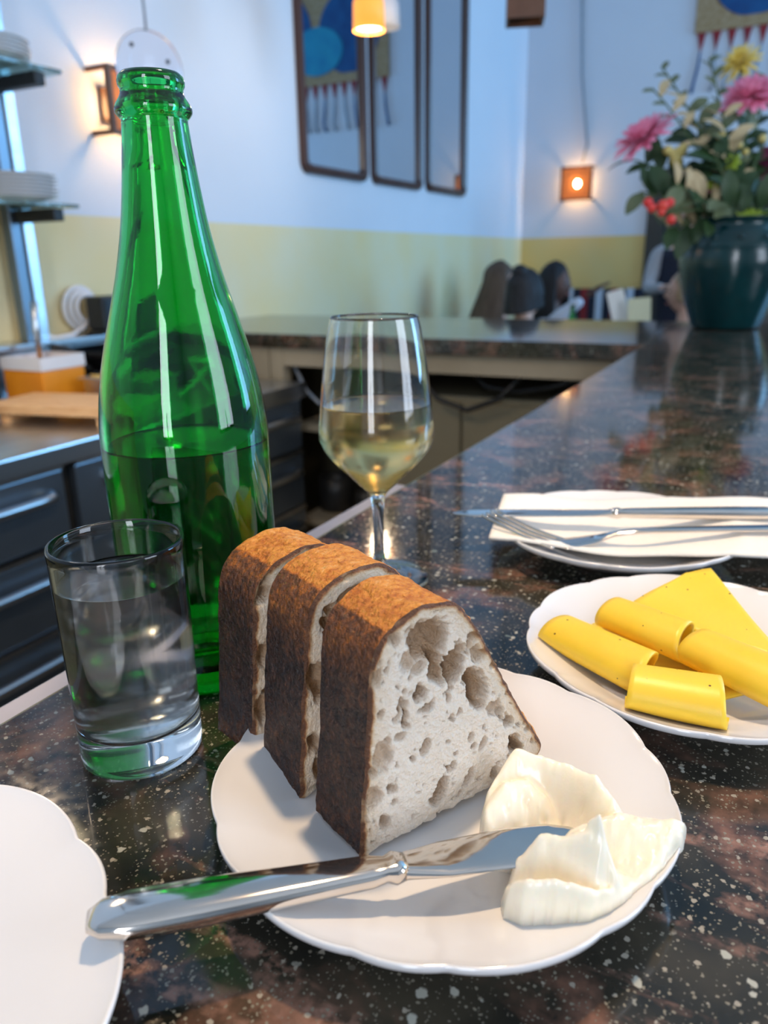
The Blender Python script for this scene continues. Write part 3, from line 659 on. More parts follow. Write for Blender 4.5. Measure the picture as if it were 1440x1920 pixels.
M['crumb'] = attr_material('bread_crumb', [(0, (.80, .70, .585)), (.40, (.70, .56, .40)), (.70, (.50, .31, .16)), (.90, (.24, .09, .03)), (1, (.10, .04, .018))], 'edge', 240, .30, .55, (900, .9, .0014), .25, 'pore_tan_shade', (.36, .22, .115), .4)
ax_a = Vector((.4623, .8867, 0)).normalized(); ax_n = Vector((ax_a.y, -ax_a.x, 0))
PROFILE = [(0, 0), (.002, .02), (.004, .044), (.006, .066), (.008, .079), (.013, .0875), (.022, .0925), (.033, .0945), (.043, .0925), (.050, .087), (.057, .0765), (.066, .061), (.076, .043), (.086, .026), (.0945, .0125), (.0965, .0075), (.093, .003)]
def bread_slice(P, T, seed, label, holes, rotdeg=0.0, sc=(1, 1), npore=240, res=(76, 230), left_holes=0):
    g = tag(empty('bread_slice', P), label, 'bread')
    rg = np.random.default_rng(seed)
    a_ = Matrix.Rotation(math.radians(rotdeg), 3, 'Z') @ ax_a; n_ = Vector((a_.y, -a_.x, 0))
    prof = [(x*sc[0], z*sc[1]) for (x, z) in PROFILE]
    sm = catmull(prof, 10)
    x1, z1 = sm[-1]
    nb = 44
    closed = sm+[(x1*(1-k/nb), z1*(1-k/nb)+.0005*math.sin(k*1.3)) for k in range(1, nb)]
    arr = np.array(closed)
    seg = np.r_[0, np.cumsum(np.hypot(*np.diff(np.r_[arr, arr[:1]], axis=0).T))]
    nt = res[1]; q = np.linspace(0, seg[-1], nt, endpoint=False)
    ext = np.r_[arr, arr[:1]]
    O = np.c_[np.interp(q, seg, ext[:, 0]), np.interp(q, seg, ext[:, 1])]
    crustlen = seg[len(sm)-1]
    side = q/crustlen                                   # 0..1 on the crust, above 1 on the cut underside
    wob = .0009*(fbm(q*130, q*0+seed, seed)-.47)*2
    nx = np.gradient(O[:, 1]); nz = -np.gradient(O[:, 0]); ln = np.hypot(nx, nz); nx, nz = -nx/ln, -nz/ln
    cen = np.array([.042*sc[0], .043*sc[1]])
    sg = np.sign(((O-cen)*np.c_[nx, nz]).sum(1).mean()); nx *= sg; nz *= sg
    O = O+np.c_[nx, nz]*wob[:, None]; O[:, 1] = np.maximum(O[:, 1], 0)
    def world(s, t, z): return (a_.x*s+n_.x*t, a_.y*s+n_.y*t, z)
    # --- crumb faces
    NR = res[0]
    rr = np.linspace(0.01, 1, NR)**.8
    S = cen[0]+(O[None, :, 0]-cen[0])*rr[:, None]; Z = cen[1]+(O[None, :, 1]-cen[1])*rr[:, None]
    c_idx = np.where(side <= 1.0)[0]
    A0 = O[c_idx[:-1]]; E0 = O[c_idx[1:]]-A0; EL = (E0**2).sum(1)
    dist = np.full(S.size, 9.0); sx_, zx_ = S.ravel(), Z.ravel()
    for k in range(len(A0)):
        tt = np.clip(((sx_-A0[k, 0])*E0[k, 0]+(zx_-A0[k, 1])*E0[k, 1])/EL[k], 0, 1)
        dist = np.minimum(dist, np.hypot(sx_-A0[k, 0]-tt*E0[k, 0], zx_-A0[k, 1]-tt*E0[k, 1]))
    dist = dist.reshape(S.shape)+(fbm(S*300, Z*300, seed+55, 3)-.44)*.002
    depth = np.zeros_like(S)
    jx = (fbm(S*220, Z*220, seed+3)-.47)*.006; jz = (fbm(S*220+50, Z*220, seed+9)-.47)*.006
    for (hs, hz, ra, rb, ang, dp) in holes:
        ca, sa = math.cos(ang), math.sin(ang)
        u = ((S+jx-hs)*ca+(Z+jz-hz)*sa)/ra; v = (-(S+jx-hs)*sa+(Z+jz-hz)*ca)/rb
        d = np.sqrt(u*u+v*v); k = np.clip((1.2-d)/.75, 0, 1); k = k*k*(3-2*k)
        depth = np.maximum(depth, dp*.85*k)
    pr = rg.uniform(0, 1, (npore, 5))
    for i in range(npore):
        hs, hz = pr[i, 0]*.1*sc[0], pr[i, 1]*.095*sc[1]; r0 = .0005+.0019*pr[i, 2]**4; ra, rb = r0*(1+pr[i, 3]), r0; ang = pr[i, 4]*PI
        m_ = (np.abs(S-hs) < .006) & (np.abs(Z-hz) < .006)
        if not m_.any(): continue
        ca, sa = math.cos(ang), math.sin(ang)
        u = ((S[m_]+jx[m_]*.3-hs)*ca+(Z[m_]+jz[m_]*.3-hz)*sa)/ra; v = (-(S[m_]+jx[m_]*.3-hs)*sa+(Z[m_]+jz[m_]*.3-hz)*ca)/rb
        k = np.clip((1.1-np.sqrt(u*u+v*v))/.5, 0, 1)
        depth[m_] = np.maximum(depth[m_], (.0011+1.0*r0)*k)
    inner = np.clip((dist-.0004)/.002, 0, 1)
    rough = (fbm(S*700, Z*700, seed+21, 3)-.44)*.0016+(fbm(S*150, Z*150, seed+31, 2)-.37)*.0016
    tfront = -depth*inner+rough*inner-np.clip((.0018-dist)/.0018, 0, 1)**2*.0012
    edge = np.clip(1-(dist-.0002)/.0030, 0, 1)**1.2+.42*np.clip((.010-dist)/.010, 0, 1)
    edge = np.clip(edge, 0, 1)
    pore_tan_shade = np.clip(depth/.005, 0, 1)**.7*.9  # tan hole walls, with shade painted in towards the hole floors
    V = [world(s, t, z) for s, t, z in zip(S.ravel(), tfront.ravel(), Z.ravel())]
    NRb = 14; rb_ = np.linspace(.02, 1, NRb)
    Sb = cen[0]+(O[None, :, 0]-cen[0])*rb_[:, None]; Zb = cen[1]+(O[None, :, 1]-cen[1])*rb_[:, None]
    tb_ = -T+(fbm(Sb*200, Zb*200, seed+77, 3)-.44)*.002
    fr = MB().grid(V, NR, nt, True)
    bk = [world(s, t, z) for s, t, z in zip(Sb.ravel(), tb_.ravel(), Zb.ravel())]
    fr.grid(bk, NRb, nt, True)
    fr.f.append(tuple(range(nt-1, -1, -1))); fr.f.append(tuple(range(NR*nt, NR*nt+nt)))
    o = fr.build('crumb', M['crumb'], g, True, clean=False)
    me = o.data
    for nm, d1 in (('edge', edge), ('pore_tan_shade', pore_tan_shade)):
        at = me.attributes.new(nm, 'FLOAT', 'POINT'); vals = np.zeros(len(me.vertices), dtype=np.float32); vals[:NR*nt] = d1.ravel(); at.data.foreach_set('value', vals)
    # --- crust band round the outline
    NL = 22; V = []; tone = []
    for k in range(NL):
        u = k/(NL-1); t = -T*u; rim = min(u, 1-u)*T; ins = .0011*max(0, 1-rim/.002)**2
        nn = (fbm(q*420, q*0+u*T*420, seed+5)-.47); n2 = (fbm(q*90, q*0+u*T*90, seed+15)-.47)
        off = np.where(side <= 1.0, nn*.0013+n2*.0026, nn*.0006)-ins
        edge_t = tfront[-1] if k == 0 else (tb_[-1] if k == NL-1 else None)
        for i in range(nt):
            tt = float(edge_t[i]) if edge_t is not None else t
            V.append(world(O[i, 0]+nx[i]*(off[i] if edge_t is None else 0), tt, max(0.0, O[i, 1]+nz[i]*(off[i] if edge_t is None else 0))))
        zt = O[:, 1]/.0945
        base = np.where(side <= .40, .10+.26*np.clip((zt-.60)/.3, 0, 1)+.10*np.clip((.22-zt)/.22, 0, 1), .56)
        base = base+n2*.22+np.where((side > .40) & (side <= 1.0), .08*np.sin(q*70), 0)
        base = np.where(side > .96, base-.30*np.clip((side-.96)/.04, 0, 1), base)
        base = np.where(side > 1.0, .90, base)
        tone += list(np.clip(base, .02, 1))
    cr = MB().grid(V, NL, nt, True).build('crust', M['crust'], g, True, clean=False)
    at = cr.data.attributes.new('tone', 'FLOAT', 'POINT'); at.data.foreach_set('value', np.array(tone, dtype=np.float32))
    return g
ZB = B+.0085
def face_hole(px, py, rx, ry, ang, dp, P):
    q = onplane(px, py, P, ax_n)-P; k = .00024
    return (q.dot(ax_a), q.z, rx*k, ry*k, ang, dp)
P1 = onz(676, 1610, ZB)
H1 = [face_hole(*h, P1) for h in ((806, 1205, 34, 40, .5, .013), (822, 1248, 17, 34, .15, .010), (853, 1250, 19, 34, -.1, .011), (893, 1290, 21, 44, .35, .012), (764, 1350, 9, 20, 0, .008), (790, 1298, 12, 13, .3, .008), (750, 1330, 8, 24, -.4, .005),
      (826, 1482, 15, 26, -.5, .009), (966, 1398, 9, 22, .45, .018), (927, 1448, 8, 12, 0, .007), (742, 1200, 12, 12, 0, .004), (772, 1240, 22, 18, 0, .004), (735, 1478, 8, 10, 0, .004), (880, 1215, 9, 12, 0, .004), (905, 1230, 7, 7, 0, .003), (700, 1500, 16, 26, -.5, .004),
      (720, 1420, 18, 25, 0, .004), (925, 1330, 18, 12, -.5, .004), (955, 1350, 10, 12, 0, .005), (845, 1440, 7, 6, 0, .004), (885, 1450, 7, 7, 0, .004), (705, 1270, 12, 18, 0, .004), (800, 1325, 16, 10, .2, .005), (840, 1300, 14, 8, .2, .004))]
bread_slice(P1, .033, 5, 'front bread slice with its open airy crumb facing the butter', H1, res=(104, 300))
P2 = onz(563, 1499, ZB+.001)
def strip_holes(sd):
    r_ = random.Random(sd); return [(r_.uniform(.008, .022), .008+.012*k+r_.uniform(-.003, .003), r_.uniform(.003, .006), r_.uniform(.005, .0085), r_.uniform(-.5, .5), r_.uniform(.006, .012)) for k in range(7)]
bread_slice(P2, .031, 8, 'middle bread slice standing between the two others', strip_holes(3)+[(.03, .083, .009, .004, .3, .006), (.045, .08, .006, .004, -.3, .006)], 2.0, (1.06, 1.0), 120, (60, 200))
P3 = onz(473, 1417, ZB+.002)
bread_slice(P3, .031, 13, 'rear bread slice leaning nearest the green bottle', strip_holes(5)+[(.012, .075, .006, .003, .5, .008), (.03, .08, .008, .004, .3, .006), (.045, .08, .007, .003, .1, .006)], 5.0, (1.06, .965), 120, (60, 200))

# ------------------------------------------------------------------ butter
M['butter'] = mat('whipped_butter', (.92, .86, .72), .24, sss=.35, sss_r=(.010, .007, .004), noise=(60, (.91, .83, .64), .35, .75), bump=(220, .2, .0010), coat=.15)
def plate_z(x, y):
    r = math.hypot(x-BP[0], y-BP[1])/R0
    return B+.0002+z_of(TOPP, min(r, 1.0))
def poly_sd(P, X, Y):
    """signed distance to polygon, positive inside"""
    P = np.array(P, float); d = np.full(X.shape, 1e9); ins = np.zeros(X.shape, bool)
    for i in range(len(P)):
        a, b = P[i], P[(i+1) % len(P)]; e = b-a; wx = X-a[0]; wy = Y-a[1]
        t = np.clip((wx*e[0]+wy*e[1])/(e@e), 0, 1); d = np.minimum(d, np.hypot(wx-t*e[0], wy-t*e[1]))
        c = ((a[1] > Y) != (b[1] > Y)) & (X < (b[0]-a[0])*(Y-a[1])/(b[1]-a[1]+1e-12)+a[0]); ins ^= c
    return np.where(ins, d, -d)
def ridge(pts, X, Y, wid):
    """height of a ridge through (x, y, h) points"""
    out = np.zeros(X.shape)
    for (a, b) in zip(pts, pts[1:]):
        ex, ey = b[0]-a[0], b[1]-a[1]; L2 = ex*ex+ey*ey
        t = np.clip(((X-a[0])*ex+(Y-a[1])*ey)/L2, 0, 1); d = np.hypot(X-a[0]-t*ex, Y-a[1]-t*ey)
        out = np.maximum(out, (a[2]+(b[2]-a[2])*t)*np.exp(-(d/wid)**2))
    return out
def butter():
    poly = [(897, 1530), (900, 1570), (915, 1600), (975, 1612), (955, 1640), (938, 1680), (945, 1712), (975, 1738), (1040, 1745), (1100, 1750), (1140, 1738), (1185, 1705), (1240, 1662), (1276, 1620), (1284, 1594), (1250, 1582), (1200, 1562), (1160, 1545), (1130, 1515), (1080, 1480), (1030, 1462), (985, 1455), (945, 1468), (912, 1495)]
    X, Y = np.meshgrid(np.arange(888, 1296, 2.0), np.arange(1440, 1762, 2.0), indexing='ij')
    sd = poly_sd(poly, X, Y)+(fbm(X*.05, Y*.05, 4)-.47)*8
    e = np.clip(sd/16, 0, 1); e = np.sqrt(np.clip(1-(1-e)**2, 0, 1))
    r1 = ridge([(905, 1545, .010), (925, 1500, .015), (965, 1478, .023), (1010, 1485, .021), (1060, 1500, .020), (1110, 1530, .019), (1140, 1560, .013)], X, Y, 27)
    r1b = ridge([(905, 1580, .008), (960, 1600, .006), (1010, 1605, .007)], X, Y, 20)
    r1c = ridge([(912, 1545, .012), (945, 1525, .0175), (985, 1515, .016), (1010, 1520, .012)], X, Y, 36)
    r2 = ridge([(975, 1650, .013), (1010, 1655, .022), (1060, 1668, .021), (1100, 1680, .024), (1118, 1690, .020)], X, Y, 26)
    pk = ridge([(1095, 1672, .027), (1112, 1680, .030), (1128, 1692, .018), (1150, 1712, .008)], X, Y, 13)
    r3 = ridge([(950, 1700, .010), (985, 1722, .013), (1040, 1732, .013), (1100, 1740, .008), (1150, 1728, .005)], X, Y, 24)
    r4 = ridge([(1010, 1620, .007), (1080, 1600, .012), (1150, 1592, .012), (1220, 1612, .007), (1270, 1605, .003)], X, Y, 34)
    tip = ridge([(1245, 1585, .003), (1284, 1592, .005)], X, Y, 7)
    H = .0035+np.maximum.reduce([r1, r1b, r1c, r2, pk, r3, r4, tip])
    ux = (X*.55-Y*.83)
    H = H+(fbm(ux*.09, (X*.83+Y*.55)*.015, 9, 3)-.44)*.0008+(fbm(X*.09, Y*.09, 19)-.47)*.0022
    for (hx, hy, hr) in ((1020, 1545, 6), (985, 1535, 4), (950, 1545, 4), (965, 1560, 3), (1055, 1540, 4), (1000, 1565, 3), (1090, 1545, 5)):
        H -= .0028*np.exp(-(((X-hx)/hr)**2+((Y-hy)/(hr*.7))**2))
    H *= e
    n0, n1 = X.shape; idx = -np.ones(X.shape, int); V = []
    Zt = []
    for i in range(n0):
        for j in range(n1):
            p = onz(X[i, j], Y[i, j], B+.014); idx[i, j] = len(V); zb = plate_z(p.x, p.y)
            V.append((p.x, p.y, zb+max(H[i, j], 0)+.0001))
    ok = sd > -2
    Fc = [(idx[i, j], idx[i+1, j], idx[i+1, j+1], idx[i, j+1]) for i in range(n0-1) for j in range(n1-1) if ok[i, j] and ok[i+1, j] and ok[i, j+1] and ok[i+1, j+1]]
    me = bpy.data.meshes.new('butter'); me.from_pydata(V, [], Fc)
    bm = bmesh.new(); bm.from_mesh(me)
    bmesh.ops.delete(bm, geom=[v for v in bm.verts if not v.link_faces], context='VERTS')
    for _ in range(5): bmesh.ops.smooth_vert(bm, verts=bm.verts, factor=.5, use_axis_x=True, use_axis_y=True, use_axis_z=True)
    for v in bm.verts:
        if v.is_boundary: v.co.z = plate_z(v.co.x, v.co.y)+.0003
    be = [e_ for e_ in bm.edges if e_.is_boundary]
    ex = bmesh.ops.extrude_edge_only(bm, edges=be)
    for v in [g_ for g_ in ex['geom'] if isinstance(g_, bmesh.types.BMVert)]: v.co.z -= .0022
    bmesh.ops.recalc_face_normals(bm, faces=bm.faces); bm.to_mesh(me); bm.free()
    o = link('butter', me, M['butter'], None, True)
    return tag(o, 'creamy whipped butter swirled and smeared on the bread plate rim', 'butter')
butter()

# ------------------------------------------------------------------ cutlery
def sweep(path, sects):
    """path: points; sects: (half width, half thickness) for each, superellipse section across the horizontal side vector"""
    V = []; n = 20; path = [Vector(p) for p in path]
    for i, p in enumerate(path):
        t = (path[min(i+1, len(path)-1)]-path[max(i-1, 0)]).normalized(); sd_ = t.cross(Vector((0, 0, 1))).normalized(); up = sd_.cross(t)
        w_, h_ = sects[i]
        for k in range(n):
            a = 2*PI*k/n; c, s_ = math.cos(a), math.sin(a)
            V.append(p+sd_*w_*math.copysign(abs(c)**.7, c)+up*h_*math.copysign(abs(s_)**.7, s_))
    m = MB(); m.grid(V, len(path), n, True); m.f.append(tuple(range(n-1, -1, -1))); m.f.append(tuple(range((len(path)-1)*n, len(path)*n))); return m
def knife(A, Bp, label, h_frac=.50, hw=.0085, bw=.0095):
    """A handle end, Bp blade tip; built in place"""
    A, Bp = Vector(A), Vector(Bp); d = Bp-A; g = tag(empty('table_knife', A), label, 'knife')
    L_ = d.length; dr = d.normalized()
    H = [(0, hw*.45, .0018), (.004, hw*.8, .0032), (.012, hw, .0042), (.035, hw*.98, .0044), (L_*h_frac*.6, hw*.82, .0040), (L_*h_frac*.88, hw*.68, .0036), (L_*h_frac*.93, hw*.52, .0032), (L_*h_frac*.96, hw*.66, .0042), (L_*h_frac, hw*.55, .0032)]
    sweep([dr*s for s, _, _ in H], [(w_, t_) for _, w_, t_ in H]).build('handle', M['polish'], g, True)
    b0 = L_*h_frac-.001
    b1 = [(b0, hw*.6, .0026), (b0+.006, hw*.75, .0019), (b0+.015, bw*.85, .0013), (b0+.03, bw*.93, .0010), (L_-.03, bw, .0009), (L_-.012, bw*.85, .0008), (L_-.004, bw*.5, .0007), (L_, bw*.12, .0005)]
    sweep([dr*s for s, _, _ in b1], [(w_, t_) for _, w_, t_ in b1]).build('blade', M['polish'], g, auto=50)
    return g
kA = onz(163, 1728, B+.0275); kM = onz(700, 1634, B+.0235)
kd = (kM-kA).normalized()
knife(kA, kA+kd*.171, 'polished steel butter knife resting across the bread plate with its tip in butter', .60, .0088, .0098)
nA = onz(1440, 962, B+.0285); nT = onz(850, 962, B+.0300)
nd = (nA-nT).normalized()
knife(nT+nd*.255, nT, 'steel table knife laid across the napkin on the plate', .52, .0078, .0088)
def fork():
    T0 = onz(916, 960, B+.0325); c1 = onz(985, 996, B+.0245); c2 = onz(1050, 1020, B+.0195); c3 = onz(1110, 1012, B+.0205); c4 = onz(1160, 1000, B+.0255); c5 = onz(1240, 994, B+.0285); c6 = onz(1440, 990, B+.0275)
    g = tag(empty('table_fork', c3), 'steel table fork lying beside the knife on the napkin', 'fork')
    nk = catmull([tuple(c2), tuple(c3), tuple(c4), tuple(c5), tuple(c6), tuple(c6+(c6-c5)*.28)], 8); o = g.location
    n = len(nk); S_ = []
    for i in range(n):
        u = i/(n-1)
        w_ = np.interp(u, [0, .2, .38, .55, .85, .97, 1], [.0115, .0085, .0033, .0034, .0062, .0072, .003]); h_ = np.interp(u, [0, .2, .4, 1], [.0011, .0014, .0018, .0016])
        S_.append((w_, h_))
    sweep([Vector(p)-o for p in nk], S_).build('handle', M['polish'], g, True)
    tn = catmull([tuple(c2), tuple(c1), tuple(T0)], 8); sd_ = (T0-c2).normalized().cross(Vector((0, 0, 1))).normalized()
    for k in range(4):
        off = (k-1.5)*.0062
        sweep([Vector(p)-o+sd_*off*(1.0) for p in tn], [(np.interp(i/(len(tn)-1), [0, .3, .9, 1], [.0026, .0017, .0013, .0006]), .0010) for i in range(len(tn))]).build('tine', M['polish'], g, True)
fork()

# ------------------------------------------------------------------ napkin
def napkin():
    TL, BL = onz(945, 924, B+.0255), onz(917, 1003, B+.0255)
    TR, BR = onz(1500, 935, B+.024), onz(1500, 1046, B+.024)
    nu, nv = 60, 24; P = []
    for i in range(nu):
        u = i/(nu-1)
        for j in range(nv):
            v = j/(nv-1); p = (TL*(1-u)+TR*u)*(1-v)+(BL*(1-u)+BR*u)*v
            r = math.hypot(p.x-NP[0], p.y-NP[1])/R0
            zz = B+.0235-.0095*max(0, 1-(r/1.0)**2)**1.0+.0008*math.sin(u*17+v*4)-.018*max(0, u-.78)**1.5
            zz = max(zz, plate_zn(r)+.0012 if r < 1.05 else 0)
            P.append((p.x, p.y, zz))
    o = MB().grid(P, nu, nv).build('napkin', M['napkin'], None, True); md = o.modifiers.new('s', 'SOLIDIFY'); md.thickness = .0022; md.offset = 0
    return tag(o, 'folded white paper napkin under the knife and fork', 'napkin')
def plate_zn(r): return B+.0002+z_of(TOPP, min(r, 1.0))
napkin()

# ------------------------------------------------------------------ cheese
M['cheese'] = mat('yellow_cheese', (.93, .58, .035), .38, sss=.3, sss_r=(.006, .004, .001), noise=(25, (.92, .62, .06), .3, .7), bump=(500, .12, .0006))
def add_specks(m, scale, keep, size, colr):
    nt = m.node_tree; N = nt.nodes; L = nt.links; p = N['Principled BSDF']; src = p.inputs['Base Color'].links[0].from_socket
    tc = N.new('ShaderNodeTexCoord'); v = N.new('ShaderNodeTexVoronoi'); v.inputs['Scale'].default_value = scale; L.new(tc.outputs['Object'], v.inputs['Vector'])
    a = N.new('ShaderNodeMath'); a.operation = 'LESS_THAN'; L.new(v.outputs['Distance'], a.inputs[0]); a.inputs[1].default_value = size
    sp_ = N.new('ShaderNodeSeparateColor'); L.new(v.outputs['Color'], sp_.inputs[0])
    b_ = N.new('ShaderNodeMath'); b_.operation = 'GREATER_THAN'; L.new(sp_.outputs[0], b_.inputs[0]); b_.inputs[1].default_value = keep
    c = N.new('ShaderNodeMath'); c.operation = 'MULTIPLY'; L.new(a.outputs[0], c.inputs[0]); L.new(b_.outputs[0], c.inputs[1])
    x = N.new('ShaderNodeMix'); x.data_type = 'RGBA'; L.new(c.outputs[0], x.inputs[0]); L.new(src, x.inputs[6]); x.inputs[7].default_value = (*colr, 1); L.new(x.outputs[2], p.inputs['Base Color'])
add_specks(M['cheese'], 260, .90, .16, (.12, .04, .01))
def cheese_roll(p0, p1, r0, r1, a0, a1, shrink, label, slant=.0):
    """thin slice rolled round the axis p0-p1: a spiral from angle a0 to a1 (0 = right of the axis, 90 = up, 180 = left)"""
    p0, p1 = Vector(p0), Vector(p1); t = (p1-p0).normalized(); sd_ = t.cross(Vector((0, 0, 1))).normalized(); up = Vector((0, 0, 1))
    nu, nv = 56, 18; P = []
    for j in range(nv):
        v = j/(nv-1); r = r0+(r1-r0)*v
        for i in range(nu):
            u = i/(nu-1); a = math.radians(a0+(a1-a0)*u); rr_ = r*(1-shrink*u)
            c = p0.lerp(p1, v)+t*(slant*(u-.4)*(2*v-.6))
            q = c+sd_*rr_*1.3*math.cos(a)+up*rr_*.95*math.sin(a)
            d = math.hypot(q.x-CP[0], q.y-CP[1])/R0; q.z = max(q.z, B+z_of(TOPP, min(d, 1))+.0018)
            P.append(tuple(q))
    o = MB().grid(P, nv, nu).build('cheese_slice', M['cheese'], None, True)
    md = o.modifiers.new('s', 'SOLIDIFY'); md.thickness = .0015; md.offset = 0
    return tag(o, label, 'cheese')
def cheese_flat(corners, label, zoff):
    n = 22; P = []; c = [onz(*q) for q in corners]
    for i in range(n):
        for j in range(n):
            u, v = i/(n-1), j/(n-1); p = (c[0]*(1-u)+c[1]*u)*(1-v)+(c[3]*(1-u)+c[2]*u)*v
            r = math.hypot(p.x-CP[0], p.y-CP[1])/R0
            P.append((p.x, p.y, max(p.z+.001*math.sin(u*5+v*3), B+z_of(TOPP, min(r, 1))+zoff)))
    o = MB().grid(P, n, n).build('cheese_slice', M['cheese'], None, True); md = o.modifiers.new('s', 'SOLIDIFY'); md.thickness = .0016; md.offset = 0
    return tag(o, label, 'cheese')
cheese_flat([(1075, 1195, B+.013), (1160, 1145, B+.013), (1420, 1300, B+.013), (1240, 1330, B+.013)], 'flat cheese slice lying under the rolls on the plate', .0025)
cheese_flat([(1165, 1145, B+.022), (1285, 1073, B+.034), (1332, 1070, B+.034), (1480, 1240, B+.020)], 'flat pointed cheese slice propped against the plate rim', .004)
cheese_roll(onz(1046, 1185, B+.0205), onz(1215, 1268, B+.0205), .0108, .0125, 232, -110, .25, 'long curled cheese slice nearest the plate rim beside the bread', .02)
cheese_roll(onz(1146, 1150, B+.025), onz(1283, 1205, B+.025), .0102, .0118, 232, -100, .22, 'curled cheese slice lying on the flat pointed slice', .012)
cheese_roll(onz(1305, 1215, B+.025), onz(1470, 1290, B+.0245), .0112, .0128, 232, -100, .22, 'curled cheese slice between the front roll and the propped slice', .015)
cheese_roll(onz(1182, 1290, B+.0235), onz(1350, 1322, B+.0225), .0118, .0135, 235, -110, .28, 'curled cheese slice with its open end facing the bar edge', .006)
# ------------------------------------------------------------------ vase and bouquet
VC = Vector((-.185, 2.72, B+.0003))
va = tag(empty('flower_vase', VC), 'dark teal glazed ceramic vase of flowers on the bar corner', 'vase')
vp = catmull([(.075, .0), (.098, .003), (.104, .012), (.118, .05), (.138, .11), (.151, .17), (.154, .21), (.147, .25), (.130, .285), (.118, .30), (.116, .312), (.124, .325)], 5)
MB().lathe([(0, .004)]+vp+[(.120, .327)]+[(r-.009, z) for (r, z) in reversed(vp) if z > .01]+[(0, .012)], 72).build('body', M['teal'], va, True)
MB().lathe([(.148, .232), (.153, .236), (.150, .243), (.146, .24)], 72, closed=True).build('relief_band', M['teal'], va, True)
for k in range(12):
    a = 2*PI*k/12+.2
    MB().sphere((.138*math.cos(a), .138*math.sin(a), .268), .010, 10, 8, (1, 1, .8)).build('relief_bead', M['teal'], va, True)
DV = (VC-CAM).dot(_f)
def fl(px, py, off=0.0): return dep(px, py, DV+off)
G = {}
G['stem'] = mat('green_stem', (.05, .10, .03), .6, noise=(20, (.08, .12, .04), .3, .7))
G['leaf_dark'] = mat('dark_green_leaf', (.018, .045, .016), .5, noise=(14, (.035, .075, .022), .3, .7))
G['leaf_olive'] = mat('olive_leaf', (.10, .13, .06), .5, noise=(14, (.16, .18, .09), .3, .7))
G['leaf_dry'] = mat('dry_beige_leaf', (.50, .38, .20), .6, noise=(14, (.58, .46, .27), .3, .7))
G['pink'] = mat('pink_petal', (.85, .20, .36), .55, noise=(30, (.90, .34, .50), .3, .7))
G['pinkc'] = mat('pink_centre', (.75, .5, .12), .6, noise=(60, (.8, .55, .2), .3, .7))
G['yellow'] = mat('yellow_petal', (.80, .58, .07), .55, noise=(30, (.82, .66, .22), .3, .7))
G['maroon'] = mat('maroon_petal', (.15, .015, .06), .55, noise=(30, (.24, .03, .10), .3, .7))
G['lime'] = mat('lime_petal', (.30, .42, .02), .55, noise=(30, (.40, .5, .06), .3, .7))
G['berry'] = mat('red_berry', (.75, .03, .035), .25, noise=(20, (.8, .08, .05), .3, .7))
G['bud'] = mat('yellow_bud', (.60, .46, .12), .5, noise=(20, (.66, .54, .2), .3, .7))
mouth = VC+Vector((0, 0, .30))
def stem_to(name, P, parent, r=.0035):
    P = Vector(P); d = P-mouth; base = mouth+Vector((max(-.09, min(.09, d.x*.3)), max(-.09, min(.09, d.y*.3)), -.12))
    mid = mouth+d*.5+Vector((0, 0, .03)); o = parent.location
    return MB().tube([base-o, mouth+Vector((d.x*.25, d.y*.25, .02))-o, mid-o, P-o], r, 6).build(name, G['stem'], parent, True)
def orient(face):
    return Vector(face).normalized().to_track_quat('Z', 'Y').to_matrix()
def bloom(kind, P, R, face, m, mc, label, layers, npet, curl, wid, group=None):
    P = Vector(P); g = tag(empty(kind, P), label, 'flower', group); Mx = orient(face); pb = MB(); rg = random.Random(int(abs(P.x*1e4)))
    for l in range(layers):
        el = .05+curl*(l/max(layers-1, 1)); rl = R*(1-.55*l/max(layers, 1))
        for k in range(npet):
            a = 2*PI*(k+.5*(l % 2))/npet+rg.uniform(-.1, .1); q = rl*rg.uniform(.85, 1.05); e = el+rg.uniform(-.12, .12)
            ca, sa = math.cos(a), math.sin(a); V = []
            for i in range(4):
                u = i/3; rad = .1*R+q*u*math.cos(e)*.95; z = .02*R+q*u*math.sin(e)-.10*q*u*u; w_ = wid*q*[.35, .9, 1, .45][i]
                for sgn in (-1, 0, 1):
                    V.append(Mx @ Vector((rad*ca-sgn*w_*sa, rad*sa+sgn*w_*ca, z+(.15*w_ if sgn else 0))))
            pb.grid(V, 4, 3)
    o = pb.build('petals', m, g, True); o['kind'] = 'stuff'; o.modifiers.new('s', 'SOLIDIFY').thickness = .0008
    c_ = Mx @ Vector((0, 0, .06*R)); MB().sphere(c_, R*.16, 12, 8).build('centre', mc, g, True)
    MB().sphere(Mx @ Vector((0, 0, -.05*R)), R*.22, 12, 8).build('calyx', G['leaf_dark'], g, True)
    stem_to('stem', P, g); return g
tow = -_f
bloom('pink_chrysanthemum', fl(1408, 182, -.06), .098, (-.15, -.45, .8), G['pink'], G['pinkc'], 'large pink chrysanthemum topping the bouquet below the yellow bloom', 5, 22, 1.15, .13)
bloom('pink_chrysanthemum', fl(1206, 260, -.02), .105, (-.40, -.45, .75), G['pink'], G['pinkc'], 'pink chrysanthemum at the outer side of the bouquet towards the mirrors', 4, 20, .9, .12)
bloom('spider_chrysanthemum', fl(1388, 118, .0), .066, (-.2, -.75, .4), G['yellow'], G['yellow'], 'yellow spidery chrysanthemum at the very top of the bouquet', 4, 16, 1.2, .09)
bloom('maroon_flower', fl(1303, 362, -.09), .050, (-.3, -.75, .5), G['maroon'], G['maroon'], 'maroon flower in the middle of the bouquet above the vase', 3, 14, 1.0, .15)
bloom('maroon_flower', fl(1440, 310, -.06), .070, (-.1, -.85, .4), G['maroon'], G['maroon'], 'larger maroon flower below the large pink chrysanthemum', 4, 16, 1.1, .15)
